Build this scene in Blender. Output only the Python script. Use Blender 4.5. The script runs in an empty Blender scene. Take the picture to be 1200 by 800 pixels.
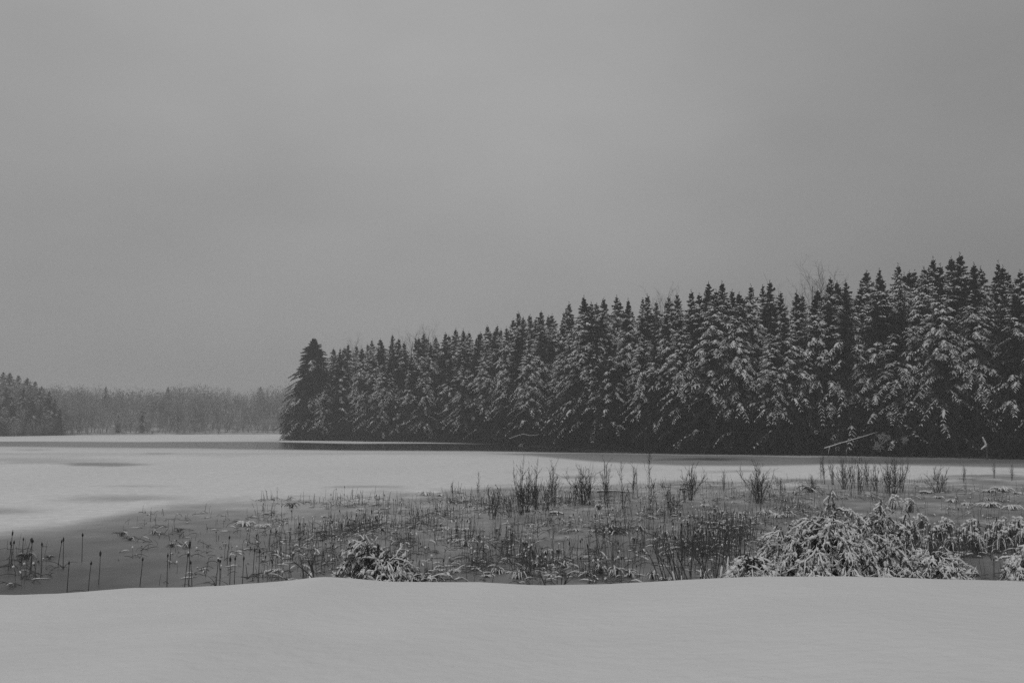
import bpy, math
import numpy as np

# ------------------------------------------------------------------ camera, sky, light, exposure
SC = bpy.context.scene
COL = SC.collection
CAM_H = 5.0                       # eye above the lake ice
FPX = 1167.0                      # focal length in pixels of the 1200 px wide photograph (35 mm lens)
PITCH = math.atan(94.0 / FPX)     # horizon lies 94 px under the picture's middle
cam_d = bpy.data.cameras.new('camera')
cam_d.sensor_width = 36.0
cam_d.lens = 36.0 * FPX / 1200.0
cam_d.clip_start = 0.1
cam_d.clip_end = 5000.0
cam = bpy.data.objects.new('camera', cam_d)
cam.location = (0, 0, CAM_H)
cam.rotation_euler = (math.radians(90) + PITCH, 0, 0)
COL.objects.link(cam)
SC.camera = cam

SUN_EL, SUN_AZ = math.radians(48), math.radians(205)     # azimuth clockwise from +Y: behind the camera, a little left
w = bpy.data.worlds.new('World')
SC.world = w
w.use_nodes = True
wn, wl = w.node_tree.nodes, w.node_tree.links
wn.clear()
sky = wn.new('ShaderNodeTexSky'); sky.sky_type = 'NISHITA'; sky.sun_disc = False
sky.sun_elevation = SUN_EL; sky.sun_rotation = SUN_AZ
sky.air_density = 1.0; sky.dust_density = 6.0; sky.ozone_density = 1.0
bw = wn.new('ShaderNodeRGBToBW'); wl.new(sky.outputs[0], bw.inputs[0])
tc = wn.new('ShaderNodeTexCoord')
sep = wn.new('ShaderNodeSeparateXYZ'); wl.new(tc.outputs['Generated'], sep.inputs[0])
up = wn.new('ShaderNodeMapRange'); wl.new(sep.outputs[2], up.inputs[0])      # an overcast sky: paler overhead than at its rim
up.inputs[1].default_value = -0.02; up.inputs[2].default_value = 0.5
up.inputs[3].default_value = 3.45; up.inputs[4].default_value = 5.3
mapn = wn.new('ShaderNodeMapping'); wl.new(tc.outputs['Generated'], mapn.inputs[0])
mapn.inputs['Scale'].default_value = (1.0, 1.0, 2.2); mapn.inputs['Location'].default_value = (-5.66, 4.03, -0.807)
noi = wn.new('ShaderNodeTexNoise'); wl.new(mapn.outputs[0], noi.inputs[0])
noi.inputs['Scale'].default_value = 2.0; noi.inputs['Detail'].default_value = 5.0; noi.inputs['Roughness'].default_value = 0.5
nr = wn.new('ShaderNodeMapRange'); wl.new(noi.outputs[0], nr.inputs[0])
nr.inputs[1].default_value = 0.3; nr.inputs[2].default_value = 0.7; nr.inputs[3].default_value = 0.88; nr.inputs[4].default_value = 1.10
cl = wn.new('ShaderNodeMath'); cl.operation = 'MULTIPLY'; wl.new(up.outputs[0], cl.inputs[0]); wl.new(nr.outputs[0], cl.inputs[1])
side = wn.new('ShaderNodeMapRange'); side.interpolation_type = 'SMOOTHSTEP'; wl.new(sep.outputs[0], side.inputs[0])     # a thicker, darker deck of cloud to the right
side.inputs[1].default_value = 0.05; side.inputs[2].default_value = 0.55; side.inputs[3].default_value = 1.0; side.inputs[4].default_value = 0.72
cl2 = wn.new('ShaderNodeMath'); cl2.operation = 'MULTIPLY'; wl.new(cl.outputs[0], cl2.inputs[0]); wl.new(side.outputs[0], cl2.inputs[1]); cl = cl2
mx = wn.new('ShaderNodeMix'); mx.data_type = 'FLOAT'; mx.inputs[0].default_value = 0.9
wl.new(bw.outputs[0], mx.inputs[2]); wl.new(cl.outputs[0], mx.inputs[3])
bg = wn.new('ShaderNodeBackground'); bg.inputs['Strength'].default_value = 0.1
wl.new(mx.outputs[0], bg.inputs['Color'])
wo = wn.new('ShaderNodeOutputWorld'); wl.new(bg.outputs[0], wo.inputs[0])

sun_d = bpy.data.lights.new('sun', 'SUN'); sun_d.energy = 0.5; sun_d.angle = math.radians(60)
sun = bpy.data.objects.new('sun', sun_d); COL.objects.link(sun)
sun.rotation_euler = (math.radians(90) - SUN_EL, 0, -SUN_AZ + math.pi)
vs = SC.view_settings
vs.view_transform = 'Standard'; vs.look = 'None'; vs.gamma = 1.0; vs.use_curve_mapping = False
vs.exposure = -0.32
SC.cycles.use_denoising = False           # the photograph is grainy
SC.cycles.volume_bounces = 1
SC.cycles.max_bounces = 6
SC.cycles.diffuse_bounces = 3
SC.cycles.transparent_max_bounces = 8

# ------------------------------------------------------------------ helpers
CS, SN = math.cos(PITCH), math.sin(PITCH)
def ray(px, py):
    x = (px - 600.0) / FPX; y = -(py - 400.0) / FPX
    return np.array((x, CS - y * SN, SN + y * CS))
def ground(px, py, z=0.0):                # the point of the level z seen at a place of the photograph
    d = ray(px, py); t = (z - CAM_H) / d[2]
    return np.array((0, 0, CAM_H)) + d * t
def at_depth(px, py, Y):
    d = ray(px, py); t = Y / d[1]
    return np.array((0, 0, CAM_H)) + d * t
def project(X, Y, Z):
    dz = Z - CAM_H
    dep = Y * CS + dz * SN; v = -Y * SN + dz * CS
    return 600 + FPX * X / dep, 400 - FPX * v / dep

UNITS = 'zero one two three four five six seven eight nine ten eleven twelve thirteen fourteen fifteen sixteen seventeen eighteen nineteen'.split()
TENS = 'x x twenty thirty forty fifty sixty seventy eighty ninety'.split()
ORD = {'one': 'first', 'two': 'second', 'three': 'third', 'five': 'fifth', 'eight': 'eighth', 'nine': 'ninth', 'twelve': 'twelfth'}
def ordinal(n):
    if n < 20:
        u = UNITS[n]; return ORD.get(u, u + 'th')
    t, u = divmod(n, 10)
    if u == 0: return TENS[t][:-1] + 'ieth'
    v = UNITS[u]; return TENS[t] + '-' + ORD.get(v, v + 'th')

def mesh_of(name, V, Q=None, T=None, smooth=False):
    V = np.asarray(V, dtype=np.float32).reshape(-1, 3)
    loops, starts = [], []
    n0 = 0
    if Q is not None and len(Q):
        Q = np.asarray(Q, dtype=np.int32); loops.append(Q.ravel()); starts.append(np.arange(len(Q), dtype=np.int32) * 4); n0 = Q.size
    if T is not None and len(T):
        T = np.asarray(T, dtype=np.int32); loops.append(T.ravel()); starts.append(n0 + np.arange(len(T), dtype=np.int32) * 3)
    L = np.concatenate(loops); S = np.concatenate(starts)
    me = bpy.data.meshes.new(name)
    me.vertices.add(len(V)); me.vertices.foreach_set('co', V.ravel())
    me.loops.add(len(L)); me.loops.foreach_set('vertex_index', L)
    me.polygons.add(len(S)); me.polygons.foreach_set('loop_start', S)
    me.update(calc_edges=True)
    if smooth:
        me.polygons.foreach_set('use_smooth', np.ones(len(S), dtype=bool))
    me.validate()
    return me

class MB:                                  # gathers pieces of one mesh
    def __init__(self): self.V = []; self.Q = []; self.T = []; self.n = 0
    def add(self, V, Q=None, T=None):
        V = np.asarray(V, dtype=np.float64).reshape(-1, 3)
        if Q is not None and len(Q): self.Q.append(np.asarray(Q) + self.n)
        if T is not None and len(T): self.T.append(np.asarray(T) + self.n)
        self.V.append(V); self.n += len(V)
    def mesh(self, name, mat, smooth=False):
        me = mesh_of(name, np.concatenate(self.V), np.concatenate(self.Q) if self.Q else None, np.concatenate(self.T) if self.T else None, smooth)
        me.materials.append(mat)
        return me

def norm(a): return a / np.maximum(np.linalg.norm(a, axis=-1, keepdims=True), 1e-9)

def tubes(mb, P, R, sides=4, flat=1.0, lift=0.0):
    """N tubes along P (N,K,3) with radii R (N,K); flat squeezes them in height, lift raises them by a share of the radius."""
    P = np.asarray(P, float); R = np.asarray(R, float)
    if P.ndim == 2: P = P[None]; R = R[None]
    N, K, _ = P.shape
    T = norm(np.gradient(P, axis=1))
    z = np.array((0., 0., 1.)); xr = np.array((1., 0., 0.))
    steep = np.abs(T[..., 2]).mean(axis=1) > 0.93
    ref = np.where(steep[:, None, None], xr, z)
    A = norm(np.cross(T, np.broadcast_to(ref, T.shape)))
    B = norm(np.cross(A, T))
    ph = np.arange(sides) * 2 * np.pi / sides
    ring = A[:, :, None, :] * np.cos(ph)[None, None, :, None] + B[:, :, None, :] * (np.sin(ph)[None, None, :, None] * flat)
    V = P[:, :, None, :] + ring * R[:, :, None, None]
    if lift: V[..., 2] += (R * lift)[:, :, None]
    i = np.arange(K - 1)[:, None] * sides; j = np.arange(sides)[None, :]; j2 = (j + 1) % sides
    q = np.stack([i + j, i + j2, i + sides + j2, i + sides + j], axis=-1).reshape(-1, 4)
    Q = (np.arange(N)[:, None, None] * (K * sides) + q[None]).reshape(-1, 4)
    mb.add(V.reshape(-1, 3), Q)

def blades(mb, C, D, S, ln, wd):
    """diamond leaves: centre C, direction D, side S, length, width (all N)"""
    ln = np.asarray(ln)[:, None]; wd = np.asarray(wd)[:, None]
    V = np.stack([C - D * ln * 0.5, C + S * wd * 0.5 - D * ln * 0.05, C + D * ln * 0.5, C - S * wd * 0.5 - D * ln * 0.05], axis=1)
    N = len(C)
    Q = np.arange(N)[:, None] * 4 + np.arange(4)[None]
    mb.add(V.reshape(-1, 3), Q)

def obj(name, data, parent=None, loc=None, kind=None, label=None, category=None, group=None):
    if parent is not None and name in ('snow', 'leaf', 'twig', 'twigs', 'stem', 'branch', 'foliage'): kind = 'stuff'
    o = bpy.data.objects.new(name, data); COL.objects.link(o)
    if parent is not None: o.parent = parent
    if loc is not None: o.location = loc
    if kind: o['kind'] = kind
    if label: o['label'] = label
    if category: o['category'] = category
    if group: o['group'] = group
    return o
def thing(name, loc, label, category, group=None, rz=0.0, sc=1.0):
    o = obj(name, None, None, loc, None, label, category, group)
    o.empty_display_size = 0.3
    o.rotation_euler = (0, 0, rz); o.scale = (sc, sc, sc) if not isinstance(sc, tuple) else sc
    return o

def value_noise(x, y, seed=0):             # smooth 2-D noise 0..1
    def h(i, j):
        v = np.sin(i * 127.1 + j * 311.7 + seed * 74.7) * 43758.5453
        return v - np.floor(v)
    i, j = np.floor(x), np.floor(y); f, g = x - i, y - j
    f = f * f * (3 - 2 * f); g = g * g * (3 - 2 * g)
    return (h(i, j) * (1 - f) + h(i + 1, j) * f) * (1 - g) + (h(i, j + 1) * (1 - f) + h(i + 1, j + 1) * f) * g
def fbm(x, y, seed=0, o=4):
    s = 0; a = 0.5
    for k in range(o):
        s = s + a * value_noise(x * 2 ** k, y * 2 ** k, seed + k); a *= 0.5
    return s
def sstep(a, b, x):
    t = np.clip((x - a) / (b - a), 0, 1); return t * t * (3 - 2 * t)

# ------------------------------------------------------------------ materials (greys: the photograph is black and white)
def material(name, base, rough=0.7, vary=0.3, scale=3.0, bump=0.0, bscale=8.0, rnd=0.0, spec=0.3, detail=4.0):
    m = bpy.data.materials.new(name); m.use_nodes = True
    n, l = m.node_tree.nodes, m.node_tree.links
    p = n['Principled BSDF']; p.inputs['Roughness'].default_value = rough
    p.inputs['Specular IOR Level'].default_value = spec
    t = n.new('ShaderNodeTexCoord'); nz = n.new('ShaderNodeTexNoise'); l.new(t.outputs['Object'], nz.inputs[0])
    nz.inputs['Scale'].default_value = scale; nz.inputs['Detail'].default_value = detail
    mr = n.new('ShaderNodeMapRange'); l.new(nz.outputs[0], mr.inputs[0])
    mr.inputs[1].default_value = 0.3; mr.inputs[2].default_value = 0.7
    mr.inputs[3].default_value = base * (1 - vary); mr.inputs[4].default_value = base * (1 + vary)
    out = mr.outputs[0]
    if rnd:
        oi = n.new('ShaderNodeObjectInfo'); r2 = n.new('ShaderNodeMapRange'); l.new(oi.outputs['Random'], r2.inputs[0])
        r2.inputs[3].default_value = 1 - rnd; r2.inputs[4].default_value = 1 + rnd
        mu = n.new('ShaderNodeMath'); mu.operation = 'MULTIPLY'; l.new(out, mu.inputs[0]); l.new(r2.outputs[0], mu.inputs[1]); out = mu.outputs[0]
    l.new(out, p.inputs['Base Color'])
    if bump:
        b = n.new('ShaderNodeTexNoise'); l.new(t.outputs['Object'], b.inputs[0]); b.inputs['Scale'].default_value = bscale; b.inputs['Detail'].default_value = 6
        bp = n.new('ShaderNodeBump'); bp.inputs['Strength'].default_value = bump; bp.inputs['Distance'].default_value = 0.05
        l.new(b.outputs[0], bp.inputs['Height']); l.new(bp.outputs[0], p.inputs['Normal'])
    return m
M_SNOW = material('snow', 0.80, 0.65, 0.05, 2.0, 0.25, 12)
M_BANK = material('bank_snow', 0.80, 0.6, 0.03, 0.7, 0.45, 6.0, detail=8)
M_NEEDLE = material('spruce_needles', 0.027, 0.75, 0.35, 1.5, rnd=0.25, spec=0.15)
M_BARK = material('bark', 0.06, 0.85, 0.4, 6)
M_REED = material('dead_reed', 0.075, 0.75, 0.45, 9, rnd=0.3)
M_HEAD = material('cattail_head', 0.04, 0.95, 0.3, 30)
M_TWIG = material('twig_bark', 0.05, 0.8, 0.4, 9, rnd=0.25)
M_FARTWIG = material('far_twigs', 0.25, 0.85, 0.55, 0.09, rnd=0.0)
M_EVER = material('shrub_needles', 0.11, 0.8, 0.4, 9)
M_FOREST = material('forest_floor_shade', 0.05, 0.9, 0.5, 0.8)  # snowy ground coloured dark, the stand's shade put into its base colour
M_HILL = material('snowy_hill', 0.45, 0.8, 0.5, 0.1)
M_PALE = material('snowed_dead_wood', 0.34, 0.8, 0.25, 3)

# ------------------------------------------------------------------ setting: lake ice
SHORE_PX = np.array((250, 330, 400, 500, 560, 640, 700, 800, 900, 1000, 1100, 1200, 1320, 1420.))
SHORE_PY = np.array((514.6, 515.5, 516.5, 518, 519.5, 524, 528.5, 531.5, 533, 534, 535.5, 538, 542, 546.))
BND_PX = np.array((-400, -100, 0, 75, 137, 175, 250, 300, 405, 455, 580, 720, 813, 880, 1000, 1200, 1500.))
BND_PY = np.array((665, 634, 622, 615, 602, 594, 585.5, 581, 580, 576, 571, 568, 564, 560, 560, 556, 552.))

def lake():
    ny, nx = 380, 250
    Y = 14.0 * (1000.0 / 14.0) ** (np.arange(ny) / (ny - 1))
    u = np.linspace(-1, 1, nx)
    X = u[None, :] * (Y[:, None] * 0.78 + 25)
    YY = np.repeat(Y[:, None], nx, axis=1)
    V = np.stack([X, YY, np.zeros_like(X)], axis=-1)
    px, py = project(X, YY, 0.0)
    # albedo of what covers the ice: dry snow, slush, open water -- streaks are long and lie across the view
    n1 = fbm(X * 0.05, YY * 0.02, 3); n2 = fbm(X * 0.22, YY * 0.12, 9); n3 = fbm(X * 0.7, YY * 0.5, 17)
    alb = 0.83 + 0.10 * (n1 - 0.5) + 0.06 * (n2 - 0.5)
    b = np.interp(px, BND_PX, BND_PY) + (n2 - 0.5) * 9 + (n1 - 0.5) * 8 + (n3 - .5) * 3
    soft = np.interp(px, (0, 200, 500, 1200), (14, 9, 4.5, 4))
    slush = sstep(-soft * 0.6, soft, py - b)
    sl = np.interp(px, (-200, 0, 120, 260, 500, 800, 1200), (0.10, 0.11, 0.15, 0.21, 0.24, 0.23, 0.22))
    sl = sl * (1 + np.interp(px, (150, 300), (0.2, 1.35)) * np.exp(-np.maximum(py - b, 0) / 17.0))
    deep = sstep(600, 700, py)                              # wetter slush towards the near bank
    patch = sstep(.48, .64, fbm(X * .9 + 40, YY * .55, 61)) * np.interp(px, (280, 420), (0, 1))
    sl = sl * (1 + 0.5 * (n2 - 0.5) + 1.0 * (n3 - 0.5)) * (1 + .55 * patch) * (1.06 - 0.3 * deep)
    # pale rim of fresh slush behind the boundary on the left
    rim = np.exp(-((py - b - 9) / 10.0) ** 2) * np.interp(px, (0, 300, 420), (0.12, 0.10, 0.0))
    alb = alb * (1 - slush) + (sl + rim) * slush
    wet = slush * 0.55
    def streak(x0, x1, y0, y1, a, strength, edge=0.35, w_=0.0):
        nonlocal alb, wet
        cx, cy, rx, ry = (x0 + x1) / 2, (y0 + y1) / 2, (x1 - x0) / 2, (y1 - y0) / 2
        d = np.sqrt(((px - cx) / rx) ** 2 + ((py - cy + (n1 - 0.5) * 2.2 * ry + (n2 - .5) * 1.2 * ry) / ry) ** 2)
        k = (1 - sstep(1 - edge * 1.5, 1 + edge * 1.5, d + (n2 - .5) * 1.1 + (n1 - .5) * .8)) * strength * .85
        alb = alb * (1 - k) + a * k; wet = wet * (1 - k) + w_ * k
    streak(76, 150, 541.8, 544.6, 0.15, 0.95, 0.5, 0.8)
    streak(168, 200, 530.0, 532, 0.25, 0.5)
    streak(-60, 110, 536, 542, 0.45, 0.7, 0.6)
    streak(20, 60, 526, 528, 0.4, 0.5, 0.6)
    streak(85, 215, 580.5, 587.5, 0.34, 0.7, 0.65)
    streak(-80, 40, 595, 602, 0.30, 0.7, 0.6)
    streak(120, 190, 568, 570.2, 0.45, 0.5, 0.6)
    streak(398, 462, 568.3, 570.6, 0.36, 0.65, 0.5)
    streak(655, 705, 557, 560.5, 0.25, 0.7, 0.6)
    streak(835, 905, 551, 554, 0.3, 0.7, 0.6)
    streak(-200, 380, 531, 534, 0.62, 0.6, 0.7)
    streak(640, 760, 548, 552, 0.6, 0.5, 0.7)
    # thin grey wet ice in front of the forest on the right
    top = np.interp(px, (560, 620, 700, 800, 900, 1300), (531, 531, 531, 533, 534, 535))
    bot = np.interp(px, (560, 620, 700, 800, 900, 1000, 1200, 1300), (531, 534, 541, 545, 545.5, 543.5, 548, 552)) + (n1 - .5) * 2
    k = sstep(-1.0, 1.0, py - top) * (1 - sstep(-1.6, 1.6, py - bot))
    alb = alb * (1 - 0.85 * k) + 0.26 * 0.85 * k; wet = wet * (1 - k) + 0.5 * k
    streak(778, 880, 536.5, 540.5, 0.06, 0.85, 0.4, 1.0)
    k = sstep(-1.5, 1.5, py - 538) * (1 - sstep(-1, 1, py - 543)) * sstep(930, 1000, px)
    alb = alb * (1 - 0.6 * k) + 0.13 * 0.6 * k
    streak(880, 1115, 533.2, 535.0, 0.72, 0.9, 0.3)
    # open water along the far shore
    t = np.interp(px, (-300, 0, 300, 420, 560, 640, 720, 900), (517, 517.3, 517.6, 519.6, 519.8, 521, 525, 530)) + (n1 - .5) * 1.2
    bo = np.interp(px, (-300, 0, 200, 300, 420, 560, 640, 720, 800, 1000), (522.5, 522.8, 524.6, 526, 527.6, 528.4, 529.8, 530.6, 532.0, 533)) + (n1 - .5) * 1.0
    k = sstep(-0.6, 0.6, py - t) * (1 - sstep(-0.7, 0.9, py - bo)) * (1 - sstep(1120, 1180, px))
    water = k * np.interp(px, (-300, 100, 260, 340, 600), (0.72, 0.8, 0.92, 1, 1))
    grad = np.exp(-np.maximum(py - bo, 0) / 2.2) * (py > bo) * 0.28
    alb = alb * (1 - grad)
    i = np.arange(ny - 1)[:, None] * nx; j = np.arange(nx - 1)[None, :]
    Q = np.stack([i + j, i + j + 1, i + nx + j + 1, i + nx + j], axis=-1).reshape(-1, 4)
    me = mesh_of('lake_ice', V.reshape(-1, 3), Q, smooth=True)
    for nm, a in (('cover', alb), ('wet', wet), ('water', water)):
        at = me.attributes.new(nm, 'FLOAT', 'POINT'); at.data.foreach_set('value', np.clip(a, 0.0, 1).astype(np.float32).ravel())
    m = bpy.data.materials.new('lake_surface'); m.use_nodes = True
    n, l = m.node_tree.nodes, m.node_tree.links
    p = n['Principled BSDF']
    def attr(nm):
        a = n.new('ShaderNodeAttribute'); a.attribute_name = nm; return a.outputs['Fac']
    tcn = n.new('ShaderNodeTexCoord'); nz = n.new('ShaderNodeTexNoise'); l.new(tcn.outputs['Object'], nz.inputs[0])
    nz.inputs['Scale'].default_value = 1.3; nz.inputs['Detail'].default_value = 8; nz.inputs['Roughness'].default_value = 0.65
    mr = n.new('ShaderNodeMapRange'); l.new(nz.outputs[0], mr.inputs[0])
    mr.inputs[1].default_value = 0.3; mr.inputs[2].default_value = 0.7; mr.inputs[3].default_value = 0.86; mr.inputs[4].default_value = 1.14
    mu = n.new('ShaderNodeMath'); mu.operation = 'MULTIPLY'; l.new(attr('cover'), mu.inputs[0]); l.new(mr.outputs[0], mu.inputs[1])
    mu.use_clamp = True
    mxw = n.new('ShaderNodeMix'); mxw.data_type = 'FLOAT'
    wa = attr('water'); l.new(wa, mxw.inputs[0]); l.new(mu.outputs[0], mxw.inputs[2]); mxw.inputs[3].default_value = 0.025
    l.new(mxw.outputs[0], p.inputs['Base Color'])
    mx2 = n.new('ShaderNodeMath'); mx2.operation = 'MAXIMUM'; l.new(attr('wet'), mx2.inputs[0]); l.new(wa, mx2.inputs[1])
    rr = n.new('ShaderNodeMapRange'); l.new(mx2.outputs[0], rr.inputs[0]); rr.inputs[3].default_value = 0.75; rr.inputs[4].default_value = 0.16
    l.new(rr.outputs[0], p.inputs['Roughness'])
    sp = n.new('ShaderNodeMapRange'); l.new(mx2.outputs[0], sp.inputs[0]); sp.inputs[3].default_value = 0.1; sp.inputs[4].default_value = 0.5
    l.new(sp.outputs[0], p.inputs['Specular IOR Level'])
    bp = n.new('ShaderNodeBump'); bp.inputs['Strength'].default_value = 0.2; bp.inputs['Distance'].default_value = 0.03
    l.new(nz.outputs[0], bp.inputs['Height']); l.new(bp.outputs[0], p.inputs['Normal'])
    me.materials.append(m)
    obj('lake_ice', me, kind='structure')
lake()

# ------------------------------------------------------------------ setting: the snow bank in front
EDGE_PX = np.array((-700, -300, 0, 60, 100, 150, 210, 250, 300, 340, 372, 390, 415, 450, 480, 560, 600, 640, 700, 760, 800, 850, 900, 1000, 1060, 1100, 1150, 1200, 1500, 1900.))
EDGE_PY = np.array((700, 700, 698.5, 697, 694.5, 691, 690, 688.5, 684.5, 681, 677.5, 678, 680, 682.5, 683, 683, 685.5, 687.5, 686.5, 683.5, 681, 678.5, 677, 677, 678, 679.5, 680.5, 682, 684, 684.))
EDGE_Y = 11.0
def bank_height(X, Y):
    px = 600 + FPX * X / (EDGE_Y * CS)
    py = np.interp(px, EDGE_PX, EDGE_PY) + 1.1 * (fbm(X * 1.6, X * 0 + 3.0, 5) - 0.5)
    slope = np.tan(np.arctan((py - 400) / FPX) - PITCH)
    ze = CAM_H - EDGE_Y * slope
    inner = ze + (EDGE_Y - Y) * 0.055 - 0.0015 * (EDGE_Y - Y) ** 2 + 0.09 * (fbm(X * 0.35, Y * 0.45, 21) - 0.5) * np.clip((EDGE_Y - Y) / 3, 0, 1)
    d = np.maximum(Y - EDGE_Y, 0)
    outer = ze - 0.055 * d - 0.20 * d * d / (1 + 0.75 * d) 
    outer = np.maximum(outer, -0.35) + 0.06 * (fbm(X * 1.1, Y * 1.1, 33) - 0.5) * np.clip(d, 0, 1)
    return np.where(Y <= EDGE_Y, inner, outer)
def bank():
    Y = np.concatenate([np.linspace(-14, 3, 24), np.linspace(3.2, 14, 120), np.linspace(14.3, 34, 45)])
    X = np.concatenate([np.linspace(-45, -9.2, 36), np.linspace(-9, 9, 220), np.linspace(9.2, 45, 36)])
    XX, YY = np.meshgrid(X, Y)
    Z = bank_height(XX, YY)
    ny, nx = XX.shape
    i = np.arange(ny - 1)[:, None] * nx; j = np.arange(nx - 1)[None, :]
    Q = np.stack([i + j, i + j + 1, i + nx + j + 1, i + nx + j], axis=-1).reshape(-1, 4)
    me = mesh_of('snow_bank', np.stack([XX, YY, Z], -1).reshape(-1, 3), Q, smooth=True); me.materials.append(M_BANK)
    obj('snow_bank', me, kind='structure')
bank()

# ------------------------------------------------------------------ setting: forest ground on the right, hills behind the lake
SHORE = np.array([ground(a, b)[:2] for a, b in zip(SHORE_PX, SHORE_PY)])
def shore_point(px, back):                # a point "back" metres behind the shoreline along the line of sight of px
    p = ground(px, np.interp(px, SHORE_PX, SHORE_PY))[:2]
    d = p / np.linalg.norm(p)
    nrm = np.array((0.72, 0.69))          # away from the water
    return p + nrm * back
def forest_floor_z(back): return 0.25 + 0.035 * max(back, 0)
def forest_ground():
    ts = np.linspace(331, 1420, 60); bs = (-1.2, 0.0, 1.5, 6, 15, 30, 60, 110, 200)
    V = []
    for b in bs:
        for t in ts:
            p = shore_point(t, b)
            z = -0.25 if b < 0 else (0.12 if b == 0 else forest_floor_z(b))
            V.append((p[0], p[1], z + 0.12 * math.sin(t * 0.37 + b)* (b >= 0)))
    nx = len(ts)
    Q = [(i * nx + j, i * nx + j + 1, (i + 1) * nx + j + 1, (i + 1) * nx + j) for i in range(len(bs) - 1) for j in range(nx - 1)]
    me = mesh_of('forest_floor', V, Q, smooth=True); me.materials.append(M_FOREST)
    obj('forest_floor', me, kind='structure')
forest_ground()
FAR_PX = np.array((-900, -300, 0, 60, 120, 200, 300, 380, 600, 1500.))
FAR_PY = np.array((511, 511, 510.4, 509.6, 509.4, 509, 508.6, 508.2, 507.5, 507.))
def far_y(px): 
    return CAM_H * FPX / (np.interp(px, FAR_PX, FAR_PY) - 494.0)
def hill_z(X, Y):
    px = 600 + FPX * X / Y
    d = Y - far_y(px)
    z = 0.5 * sstep(0, 6, d) + 9.0 * sstep(10, 150, d) - 0.3 * (d < 0)
    z = z + 9.0 * (1 - sstep(-120, 90, px)) * sstep(5, 70, d)
    return z
def hills():
    px = np.linspace(-900, 1500, 200); ds = np.array((-3, 0, 2, 5, 10, 20, 35, 60, 100, 160, 260, 500.))
    P, Dd = np.meshgrid(px, ds); Y = far_y(P) + Dd; X = (P - 600) / FPX * Y
    Z = hill_z(X, Y) + 0.15 * fbm(X * .2, Y * .2, 4) * (Dd > 0)
    ny, nx = X.shape
    i = np.arange(ny - 1)[:, None] * nx; j = np.arange(nx - 1)[None, :]
    Q = np.stack([i + j, i + j + 1, i + nx + j + 1, i + nx + j], axis=-1).reshape(-1, 4)
    me = mesh_of('hill', np.stack([X, Y, Z], -1).reshape(-1, 3), Q, smooth=True); me.materials.append(M_HILL)
    obj('hill', me, kind='structure')
hills()

# ------------------------------------------------------------------ spruces
def branch_paths(rng, z0, az, L, rise, droop, K=6, curl=0.0):
    s = np.linspace(0, 1, K)
    dirs = np.stack([np.cos(az), np.sin(az), 0 * az], -1)
    hor = L[:, None] * s * (1 - 0.10 * s ** 2)
    zz = z0[:, None] + L[:, None] * (rise[:, None] * s - droop[:, None] * s ** 2 + curl * s ** 4)
    sw = rng.normal(0, 0.10, len(az))
    side = np.stack([-np.sin(az), np.cos(az), 0 * az], -1)
    P = dirs[:, None, :] * hor[..., None] + side[:, None, :] * (L[:, None] * sw[:, None] * s ** 2)[..., None]
    P[..., 2] = zz
    return P, dirs, side

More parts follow.
